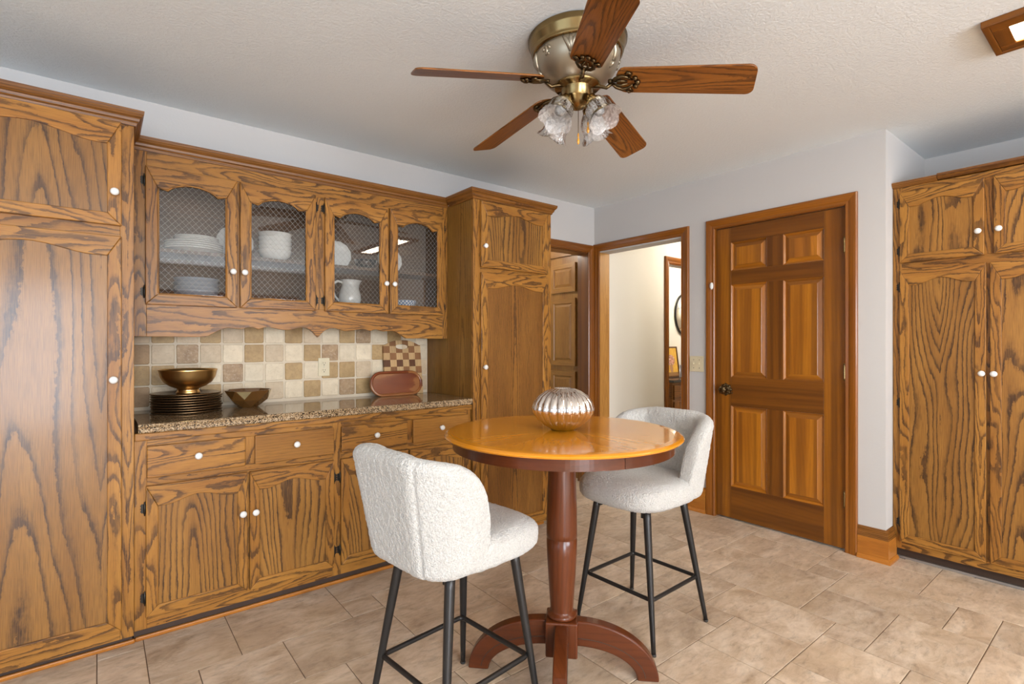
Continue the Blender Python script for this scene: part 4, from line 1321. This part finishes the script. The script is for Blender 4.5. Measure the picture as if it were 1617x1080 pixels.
for k in range(3):
    o = bpy.data.objects.new('salad_plate', pm2); COL.objects.link(o)
    o.location = (0.385, 3.02, ZS + 3 * .0105 + .016 + k * .0085); tag(o, lab[k], 'plate', 'small white plates behind the left glass door')
# scalloped platters leaning at the back
def platter(x, R, label, tilt=-0.16, y=3.118):
    sc = lambda r, h, t: r * (1 + (.035 * abs(sin(6 * t)) if r > R * .8 else 0))
    o = plain_plate(R, h=.016, rad=sc, seg=96).build('scalloped_platter', M_white)
    o.rotation_euler = (pi / 2 + tilt, 0, 0); o.location = (x, y, ZS + R * 1.03)
    tag(o, label, 'platter', 'scalloped platters leaning in the glass cabinet')
platter(0.575, .088, 'white scalloped platter leaning between plate stack and white bowls')
platter(1.130, .082, 'white scalloped platter leaning above the pitcher in third glass door')
platter(1.470, .082, 'white scalloped platter leaning at left in the rightmost glass door')
# stack of white bowls
bm_ = MB(); bm_.lathe([(0, 0), (.045, 0), (.050, .004), (.074, .022), (.083, .045), (.0845, .052), (.081, .052), (.071, .026), (.045, .008), (0, .007)], 48)
bd_ = bm_.data('soup_bowl', M_white)
lab = ['bottommost white bowl of the stack in second glass door', 'second white bowl from bottom in second glass door', 'third white bowl from bottom in second glass door', 'fourth white bowl from bottom in second glass door', 'topmost white bowl of the stack in second glass door']
for k in range(5):
    o = bpy.data.objects.new('soup_bowl', bd_); COL.objects.link(o); o.location = (0.755, 3.02, ZS + k * .0235)
    tag(o, lab[k], 'bowl', 'white bowls stacked in the glass cabinet')
# clear glass bowl
mb = MB(); mb.lathe([(0, 0), (.035, 0), (.04, .004), (.060, .025), (.068, .055), (.066, .055), (.057, .027), (.036, .008), (0, .008)], 40)
o = mb.build('clear_bowl', M_clear); o.location = (1.275, 3.03, ZS); tag(o, 'clear glass bowl on the shelf in the third glass door', 'bowl')
# lower shelf
ZB = 1.4615
mb = MB()
mb2 = lambda r, h, t: r * (1 + .012 * cos(40 * t))
for k in range(4):
    m_ = MB(); m_.lathe([(0, 0), (.055, 0), (.085, .012), (.096, .032), (.098, .040), (.094, .040), (.082, .016), (0, .008)], 80, rad=mb2)
    o = m_.build('ribbed_bowl', M_grey); o.location = (0.385, 3.02, ZB + k * .020)
    tag(o, '%s grey ribbed bowl in stack at bottom of leftmost glass door' % ('bottommost', 'second lowest', 'second highest', 'topmost')[k], 'bowl', 'grey ribbed bowls')
mb = MB(); mb.lathe([(0, 0), (.040, 0), (.060, .010), (.073, .035), (.076, .048), (.073, .048), (.058, .014), (0, .006)], 48)
o = mb.build('patterned_bowl', M_patt); o.location = (1.520, 3.00, ZB); tag(o, 'blue and white patterned bowl at bottom of rightmost glass door', 'bowl')
# pitcher
pt = thing('white_pitcher', 'white ceramic pitcher at bottom of the third glass door', 'pitcher', (1.168, 3.01, ZB))
def spout(r, h, t):
    k = max(0, (h - .085) / .045)
    d = max(0, cos(t)) ** 8
    return r * (1 + .42 * k * d)
mb = MB(); mb.lathe([(0, 0), (.040, 0), (.048, .004), (.056, .030), (.055, .055), (.046, .085), (.040, .105), (.042, .125), (.046, .132), (.043, .132), (.037, .105), (.043, .082), (.05, .05), (.04, .008), (0, .006)], 48, rad=spout)
mb.build('jug', M_white, pt); pt.scale = (1.16, 1.16, 1.16)
mb = MB(); mb.tube([(-.040, 0, .118), (-.062, 0, .124), (-.084, 0, .110), (-.090, 0, .082), (-.078, 0, .048), (-.056, 0, .022)], [.006, .0065, .007, .007, .006, .005], 10); mb.build('handle', M_white, pt)

# ------------------------------------------------------------------ pedestal table
CTX, CTY = 1.366, 1.410
ta = thing('pedestal_table', 'round honey-topped pub table with dark cherry pedestal and arched feet', 'table', (CTX, CTY, 0))
RT, ZT = 0.440, 0.911
mb = MB()
SEG, Rin = 8, RT - .035
for s in range(SEG):
    mb.newoff()
    a0 = 2 * pi * s / SEG + .35; a1 = a0 + 2 * pi / SEG; mid_ = (a0 + a1) / 2
    K = 10
    arc = [(Rin * cos(a0 + (a1 - a0) * k / K), Rin * sin(a0 + (a1 - a0) * k / K)) for k in range(K + 1)]
    pts = [(0, 0, ZT)] + [(x, y, ZT) for x, y in arc]
    mb.face(pts, [(p[0] * cos(mid_) + p[1] * sin(mid_), -p[0] * sin(mid_) + p[1] * cos(mid_)) for p in pts])
prof = [(Rin, ZT), (RT - .012, ZT - .0015), (RT - .003, ZT - .006), (RT, ZT - .010), (RT - .004, ZT - .015), (RT - .030, ZT - .019), (0.30, ZT - .019)]
n = 96
for s in range(n):
    if s % 12 == 0: mb.newoff()
    t0, t1 = 2 * pi * s / n + .35, 2 * pi * (s + 1) / n + .35
    for (r0, h0), (r1, h1) in zip(prof, prof[1:]):
        mb.face([(r0 * cos(t0), r0 * sin(t0), h0), (r0 * cos(t1), r0 * sin(t1), h0), (r1 * cos(t1), r1 * sin(t1), h1), (r1 * cos(t0), r1 * sin(t0), h1)],
                [(t0 * RT, r0), (t1 * RT, r0), (t1 * RT, r1 - h1 * .5), (t0 * RT, r1 - h1 * .5)])
tt = mb.build('table_top', M_ttop, ta, fix=False)
bmx = bmesh.new(); bmx.from_mesh(tt.data); bmesh.ops.remove_doubles(bmx, verts=bmx.verts, dist=1e-5); bmesh.ops.recalc_face_normals(bmx, faces=bmx.faces)
up = sum(f.normal.z * f.calc_area() for f in bmx.faces if f.calc_center_median().z > ZT - .0005)
if up < 0: bmesh.ops.reverse_faces(bmx, faces=bmx.faces)
bmx.to_mesh(tt.data); bmx.free()
mb = MB()
for s in range(4):
    a0 = 2 * pi * s / 4 - 1.85; K = 44
    def ap(u, v, a0=a0):
        t = a0 + (pi / 2 - .004) * u
        r = [.409, .409, .384, .384, .409][min(4, int(round(v * 4)))]
        h = [ZT - .019, ZT - .057, ZT - .057, ZT - .019, ZT - .019][min(4, int(round(v * 4)))]
        return (r * cos(t), r * sin(t), h)
    mb.grid(ap, K, 4, smooth=False, uvs=(.67, .06))
mb.build('apron', M_cherry, ta)
mb = MB()
mb.lathe([(.0, ZT - .019), (.050, ZT - .019), (.050, .80), (.053, .72), (.0565, .62), (.0575, .53), (.0575, .514), (.0545, .511), (.0545, .507), (.0575, .503), (.056, .45), (.051, .36), (.045, .275), (.0425, .240), (.043, .232), (.053, .228), (.056, .221), (.053, .214), (.050, .212), (.0, .212)], 48)
mb.build('column', M_cherry, ta)
LA = -radians(38.6) - radians(7)
mb = MB(lambda a, b, z: (a * cos(LA) - b * sin(LA), a * sin(LA) + b * cos(LA), z))
mb.box(-.059, .059, -.059, .059, .083, .212, 'z'); mb.build('block', M_cherry, ta, bevel=.006)
for k in range(4):
    A = LA + k * pi / 2
    mb = MB(lambda a, b, z, A=A: (a * cos(A) - b * sin(A), a * sin(A) + b * cos(A), z))
    out, inn = [], []
    for q in range(25):
        t = pi / 2 * q / 24
        out.append((.055 + .300 * sin(t), .205 * cos(t)))
        inn.append((.055 + .222 * sin(t), .112 * cos(t)))
    poly = out + inn[::-1]
    mb.prism(poly, -.024, .024, 'xz', 0)
    lg = mb.build('leg', M_cherry, ta, bevel=.006, seg=3)
    gm = MB(lambda a, b, z, A=A: (a * cos(A) - b * sin(A), a * sin(A) + b * cos(A), z))
    for s in (-1, 1):
        gm.tube([(.058 + .248 * sin(pi / 2 * q / 24), s * .0240, .004 + .138 * cos(pi / 2 * q / 24)) for q in range(24)], .0012, 5)
    gm.build('groove_line', M_slot, lg)

# vase
vs = MB()
NR = 22
rib = lambda r, h, t: r * (1 - .075 * (1 - abs(sin(NR * t / 2))) ** 1.6) if r > .03 else r
vs.lathe([(0, 0), (.040, 0), (.046, .003), (.072, .018), (.100, .042), (.115, .066), (.1185, .082), (.112, .104), (.094, .128), (.068, .146), (.046, .155), (.038, .1575), (.034, .157), (.030, .150), (.025, .12), (0, .11)], 176, rad=rib)
vo2 = vs.build('ribbed_vase', M_silver)
vo2.location = (0.7815 * .192 + .624 * 1.950 + .012, -.624 * .192 + .7815 * 1.950 + .012, ZT + .0005)
tag(vo2, 'squat silver ribbed vase standing on the round table', 'vase')

# ------------------------------------------------------------------ bar stools
st = thing('bar_stool', 'cream boucle bar stool at left, seen from behind', 'stool', (0, 0, 0), 'cream boucle bar stools')
def fuzz(p, amp=.0022, f=85.0):
    v = Vector(p)
    k = noise.noise(v * f) + .6 * noise.noise(v * f * 2.1 + Vector((3, 1, 7)))
    return k * amp
def sgn(x, e): return math.copysign(abs(x) ** e, x)
def seat_fn(u, v):
    th = 2 * pi * u; ph = -pi / 2 + pi * v
    cx, sx = sgn(cos(th), .62), sgn(sin(th), .62)
    cp, sp = sgn(cos(ph), .42), sgn(sin(ph), .62)
    w = .222; d = .232
    x, y = w * cx * cp, d * sx * cp + .028
    top = .064 - .012 * max(0, 1 - (x / .2) ** 2 - (y / .2) ** 2)
    z = .602 + (top if sp > 0 else .060) * sp - .018 * max(0, sp) * max(0, (y - .10) / .15) ** 2
    k = fuzz((x, y, z)); L = math.sqrt(x * x + y * y + .01)
    return (x + k * x / L, y + k * y / L, z + k * .8 * (1 if sp > 0 else -1))
mb = MB(); mb.grid(seat_fn, 140, 60, cu=True, uvs=(1, 1))
seat = mb.build('seat', M_boucle, st)
def back_curve(s):
    """plan curve of the shell, s in [-1, 1]; back centre at s=0"""
    # rounded-U: straight back .19 half width, corner radius .13, arms forward
    hw, r, arm = .115, .108, .066
    L1, L2, L3 = hw, r * pi / 2, arm
    T = L1 + L2 + L3; l = abs(s) * T; g = 1 if s >= 0 else -1
    if l <= L1: x, y, nx, ny = l, -.212, 0, -1
    elif l <= L1 + L2:
        a = (l - L1) / r
        x, y, nx, ny = hw + r * sin(a), -.212 + r * (1 - cos(a)), sin(a), -cos(a)
    else: x, y, nx, ny = hw + r, -.212 + r + (l - L1 - L2), 1, 0
    return g * x, y, g * nx, ny
ZB0, ZB1 = .552, .925
def back_fn(u, v):
    s = -1 + 2 * u
    s = max(-.9995, min(.9995, s))
    x, y, nx, ny = back_curve(s)
    e = max(0.0, (abs(s) - .60) / .40)
    fall = (1 - e ** 2.6) ** (1 / 2.6)
    zt = ZB0 + .05 + (ZB1 - ZB0 - .05) * (fall) - .050 * max(0, (abs(s) - .25) / .75) ** 1.3
    zb = ZB0 + .012 * e
    if e > 0: zt = max(zt, zb + .02)
    th = .034 * (fall ** .35 if e > 0 else 1) + .002
    hz = (zt - zb) / 2
    rc_ = min(th, hz); st_ = 2 * (hz - rc_); per = 2 * st_ + 2 * pi * rc_
    q = v * per
    if q < st_: on, dz, nz = 1.0, q - st_ / 2, 0.0
    elif q < st_ + pi * rc_:
        a = (q - st_) / rc_; on, dz, nz = cos(a), st_ / 2 + rc_ * sin(a), sin(a)
    elif q < 2 * st_ + pi * rc_: on, dz, nz = -1.0, st_ / 2 - (q - st_ - pi * rc_), 0.0
    else:
        a = (q - 2 * st_ - pi * rc_) / rc_; on, dz, nz = -cos(a), -st_ / 2 - rc_ * sin(a), -sin(a)
    oz = nz
    z = (zt + zb) / 2 + dz
    fr = (z - ZB0) / (ZB1 - ZB0)
    off = th * on
    if on > 0: off -= .005 * math.exp(-((abs(s) - .44) / .014) ** 2)
    kx = .80 + .22 * fr
    px, py = x * kx + nx * off, y * (.93 + .10 * fr) - .045 * fr * (1 if abs(s) < .4 else max(0, 1 - (abs(s) - .4) / .5)) + ny * off
    k = fuzz((px, py, z))
    return (px + nx * k * on, py + ny * k * on, z + k * oz * .6)
mb = MB(); mb.grid(back_fn, 200, 160, cv=True)
for c in (0, 200):
    pts = [back_fn(c / 200, j / 160) for j in range(160)]
    mb.face(pts if c else pts[::-1], [(0, 0)] * 160, 0, True)
mb.build('backrest', M_boucle, st)
F_, T_ = .200, .128
for sx in (-1, 1):
    for sy in (-1, 1):
        mb = MB()
        top = Vector((sx * T_, sy * (T_ + .004) + .012, .565)); bot = Vector((sx * F_, sy * F_, .004))
        mb.tube([tuple(top.lerp(bot, k / 10)) for k in range(11)], [.0165 - .0075 * (k / 10) ** 1.3 for k in range(11)], 14)
        l = mb.build('leg', M_black, st)
        mb = MB(); mb.lathe([(.0, 0), (.0095, 0), (.0105, .005), (.0095, .010), (0, .010)], 12, (sx * F_, sy * F_, 0)); mb.build('foot_cap', M_slot, l)
        q = top.lerp(bot, .06)
        mb = MB(); mb.box(q.x - sx * .018 - .006, q.x - sx * .018 + .006, q.y - .009, q.y + .009, .515, .545, 'z'); mb.build('bracket', M_slot, l)
mb = MB()
fz = .20; fw = T_ + (F_ - T_) * (0.565 - fz) / .561 - .004
P = []
for cx, cy, a0 in ((1, -1, -90), (1, 1, 0), (-1, 1, 90), (-1, -1, 180)):
    for k in range(6):
        t = radians(a0 + 18 * k); r = .018
        P.append((cx * (fw - r) + r * cos(t), cy * (fw - r) + r * sin(t), fz))
mb.tube(P, .0085, 10, closed=True)
mb.build('footrest', M_black, st)
s2 = copy_tree(st)
s2['label'] = 'cream boucle bar stool at right of table, facing left by door'
mv(st, (0.927, 1.466, 0), -radians(83.6))
mv(s2, (1.909, 1.458, 0), radians(91.9))

# ------------------------------------------------------------------ ceiling fan
FX, FY = 1.497, 1.457
fan = thing('ceiling_fan', 'five-blade oak ceiling fan with antique brass body and glass flower shades', 'ceiling fan', (FX, FY, ZC))
Z = lambda z: z - ZC
mb = MB()
mb.lathe([(.0, 0), (.192, 0), (.197, -.006), (.192, -.012), (.196, -.018), (.190, -.026), (.184, -.050), (.178, -.058), (.180, -.063), (.172, -.068), (0, -.068)], 72)
mb.build('canopy_ring', M_brass, fan)
mb = MB()
mb.lathe([(.170, -.060), (.168, -.080), (.162, -.105), (.148, -.135), (.126, -.160), (.104, -.176), (.092, -.184), (.0, -.184)], 72)
bowl = mb.build('motor_bowl', M_pewter, fan)
# relief leaves and scrolls round the bowl
def bowl_r(z):
    P = [(-.060, .170), (-.080, .168), (-.105, .162), (-.135, .148), (-.160, .126), (-.176, .104)]
    for (za, ra), (zb_, rb) in zip(P, P[1:]):
        if zb_ <= z <= za: return ra + (rb - ra) * (z - za) / (zb_ - za)
    return .17
rl = MB()
def onb(t, z, o=.001):
    r = bowl_r(z) + o; return (r * cos(t), r * sin(t), z)
for k in range(10):
    t0 = 2 * pi * k / 10
    if k % 2 == 0:
        for sgn_, bend in ((-1, .16), (0, 0), (1, .16)):
            rl.tube([onb(t0 + sgn_ * (.02 + bend * q * q), -.125 + .055 * q) for q in (0, .25, .5, .75, 1)], [.005, .009, .0105, .009, .004], 8)
        rl.tube([onb(t0, -.128 - .02 * q) for q in (0, .5, 1)], [.010, .008, .003], 8)
    else:
        for s in (-1, 1):
            rl.tube([onb(t0 + s * (.045 + .055 * cos(a)), -.095 + .013 * sin(a)) for a in [q * .45 for q in range(12)]], .005, 6)
        for q in range(3): rl.lathe([(0, .007), (.005, .0045), (.0065, 0)], 8, onb(t0, -.080 - .012 * q, 0))
rl.build('relief_ornament', M_pewter, fan)['kind'] = 'stuff'
mb = MB()
mb.lathe([(.090, -.180), (.094, -.186), (.088, -.192), (.064, -.196), (.062, -.200), (.060, -.232), (.054, -.238), (.044, -.250), (.030, -.268), (.012, -.276), (0, -.278)], 56)
mb.build('switch_housing', M_brass, fan)
ZBL = -.238
for k in range(5):
    A = radians(-54 + 72 * k)
    ca, sa = cos(A), sin(A)
    def bx(a, b, z, ca=ca, sa=sa): return (a * ca - b * sa, a * sa + b * ca, z)
    pitch = radians(17)
    def bp(a, b, z): 
        return bx(a, b * cos(pitch), ZBL + .050 - (a - .2) * .130 + z - b * sin(pitch))
    mb = MB(bp)
    w0, w1, r0, r1 = .062, .071, .152, .656
    pl = []
    for q in range(9):
        t = radians(90 + 180 * q / 8); pl.append((r0 + .035 + .035 * cos(t), w0 * sin(t)))
    for q in range(7):
        t = radians(-90 + 90 * q / 6); pl.append((r1 - .030 + .030 * cos(t), -w1 + .030 + .030 * sin(t)))
    for q in range(7):
        t = radians(90 * q / 6); pl.append((r1 - .030 + .030 * cos(t), w1 - .030 + .030 * sin(t)))
    mb.prism(pl, 0, .007, 'xy', 0)
    bl = mb.build('blade', M_blade, fan, bevel=.002)
    ir = MB(bx)
    ir.tube([(.060, 0, -.190), (.080, 0, -.192), (.095, 0, -.196), (.115, 0, -.204), (.140, 0, ZBL + .050)], [.008, .0075, .007, .007, .007], 10)
    ir2 = MB(lambda a, b, z: bp(a - .100, b, z))
    ir2.lathe([(.0, -.012), (.010, -.010), (.012, 0)], 14, (.232, 0, 0))
    for s in (-1, 1):
        ir2.tube([(.232, 0, -.006), (.250, s * .022, -.008), (.275, s * .034, -.008), (.300, s * .026, -.007), (.315, s * .012, -.005)], [.005, .006, .006, .005, .003], 8)
        ir2.tube([(.300, s * .026, -.006), (.312, s * .044, -.006), (.298, s * .050, -.006), (.290, s * .042, -.005)], [.005, .006, .005, .003], 8)
        ir2.tube([(.240, s * .006, -.006), (.268, s * .012, -.009), (.296, s * .006, -.006)], [.004, .005, .003], 8)
        ir2.lathe([(0, -.014), (.008, -.010), (.010, -.002)], 12, (.326, s * .020, 0))
    ir2.lathe([(0, -.016), (.009, -.011), (.012, -.002)], 12, (.334, 0, 0))
    ir.v += ir2.v; n0 = len(ir.v) - len(ir2.v)
    ir.f += [[i + n0 for i in f] for f in ir2.f]; ir.uv += ir2.uv; ir.m += ir2.m; ir.s += ir2.s
    ir.build('blade_iron', M_brassdk, fan)
# light kit: four flower shades on short arms
shade_src = None
for k in range(4):
    A = radians(38.6 * -1 + 45 + 90 * k)
    d = Vector((cos(A), sin(A), 0))
    arm = MB(); arm.tube([tuple(d * r + Vector((0, 0, z))) for r, z in ((.030, -.245), (.055, -.250), (.075, -.262))], .007, 8)
    ar = arm.build('lamp_arm', M_brass, fan)
    ax = Vector((d.x * .55, d.y * .55, -.84)).normalized()
    u_ = Vector((-d.y, d.x, 0)); w_ = ax.cross(u_)
    o0 = Vector((d.x * .070, d.y * .070, -.258))
    def sx_(a, b, z, o0=o0, u_=u_, w_=w_, ax=ax): return tuple(o0 + u_ * a + w_ * b + ax * z)
    mb = MB(sx_); mb.lathe([(.014, -.012), (.020, -.010), (.022, .004), (.024, .012)], 24); mb.build('shade_fitter', M_brass, ar)
    pet = lambda r, h, t: r * (1 + (.10 * abs(cos(2.5 * t)) - .02) * max(0, (h - .02) / .09) + .012 * cos(20 * t))
    mb = MB(sx_)
    mb.grid(lambda u, v, pet=pet: (lambda r, h, t: (pet(r, h, t) * cos(t), pet(r, h, t) * sin(t), h + .012 * max(0, (h - .05) / .06) * abs(cos(2.5 * t))))(
        [.020, .026, .038, .047, .050, .0485, .050, .056, .064][int(round(u * 8))], [.004, .010, .026, .044, .060, .076, .090, .102, .110][int(round(u * 8))], 2 * pi * v), 8, 100, cv=True)
    sh = mb.build('glass_shade', M_frost, fan)
    mb = MB(sx_); mb.lathe([(.008, .006), (.010, .03), (.019, .050), (.022, .064), (.017, .080), (0, .086)], 20); mb.build('bulb', M_frost, sh)
for (cx2, cy2, l0, l1) in ((.004, -.002, -.276, -.372), (.050, .010, -.255, -.350)):
    if cx2 > .02:
        v_ = Vector((.7815, -.624, 0)) * .035 - Vector((.624, .7815, 0)) * .055; cx2, cy2 = v_.x, v_.y
    mb = MB(); mb.tube([(cx2, cy2, l0), (cx2, cy2, (l0 + l1) / 2), (cx2, cy2, l1)], .0014, 6)
    ch = mb.build('pull_chain', M_brassdk, fan)
    mb = MB(); mb.lathe([(0, l1 + .004), (.003, l1), (.0035, l1 - .010), (.002, l1 - .014), (.005, l1 - .026), (.0055, l1 - .034), (.002, l1 - .042), (.0, l1 - .043)], 14, (cx2, cy2, 0)); mb.build('bead', M_amber, ch)

# ------------------------------------------------------------------ ceiling light boxes
def fixture(x0, x1, y0, y1, label, power):
    t = thing('ceiling_light', label, 'ceiling light', ((x0 + x1) / 2, (y0 + y1) / 2, ZC), 'wood-framed ceiling lights'); O = t.location
    zb = 2.423
    mb = MB()
    for a, b, c, d in ((x0, x0 + .022, y0, y1), (x1 - .022, x1, y0, y1), (x0 + .022, x1 - .022, y0, y0 + .022), (x0 + .022, x1 - .022, y1 - .022, y1)):
        mb.box(a, b, c, d, zb, ZC - .0005, 'y' if d - c > b - a else 'x')
    for a, b, c, d in ((x0 + .022, x0 + .07, y0 + .022, y1 - .022), (x1 - .07, x1 - .022, y0 + .022, y1 - .022), (x0 + .07, x1 - .07, y0 + .022, y0 + .07), (x0 + .07, x1 - .07, y1 - .07, y1 - .022)):
        mb.box(a, b, c, d, zb + .002, zb + .010, 'y' if d - c > b - a else 'x')
    mb.build('frame', M_doorf, t, O, bevel=.003)
    mb = MB(); mb.box(x0 + .068, x1 - .068, y0 + .068, y1 - .068, zb + .010, zb + .014, 'x'); mb.build('diffuser', M_diff, t, O)
    area('fluorescent', ((x0 + x1) / 2, (y0 + y1) / 2, zb + .009), (0, 0, 0), x1 - x0 - .14, y1 - y0 - .14, power, (1.0, 0.92, 0.80))
fixture(2.600, 2.900, -0.82, 0.425, 'wood-framed ceiling light box with lit diffuser, at top right corner', 10)
fixture(0.20, 0.49, -2.4, -1.2, 'wood-framed ceiling light box behind the camera', 55)

# hall and side-room lamps (their own lit fittings, out of sight)
def hall_lamp(x, y, p, label):
    t = thing('flush_lamp', label, 'lamp', (x, y, ZC)); O = t.location
    mb = MB(); mb.lathe([(0, ZC - .0005), (.13, ZC - .0005), (.13, ZC - .02), (0, ZC - .02)], 32, (x, y, 0)); mb.build('base', M_white, t, O)
    mb = MB(); mb.lathe([(.12, ZC - .02), (.11, ZC - .05), (.06, ZC - .075), (0, ZC - .08)], 32, (x, y, 0)); mb.build('shade', emit('lit_globe', (1, .82, .58), 2.5), t, O)
    l = bpy.data.lights.new('hall_bulb', 'POINT'); l.energy = p; l.color = (1.0, .93, .82); l.shadow_soft_size = .1
    o = bpy.data.objects.new('hall_bulb', l); o.location = (x, y, ZC - .2); COL.objects.link(o)
hall_lamp(4.9, 2.45, 27, 'white flush lamp on the hallway ceiling')
hall_lamp(7.5, 3.85, 60, 'white flush lamp above the far vanity')
hall_lamp(2.75, 3.95, 16, 'white flush lamp in the closet beyond the corner opening')
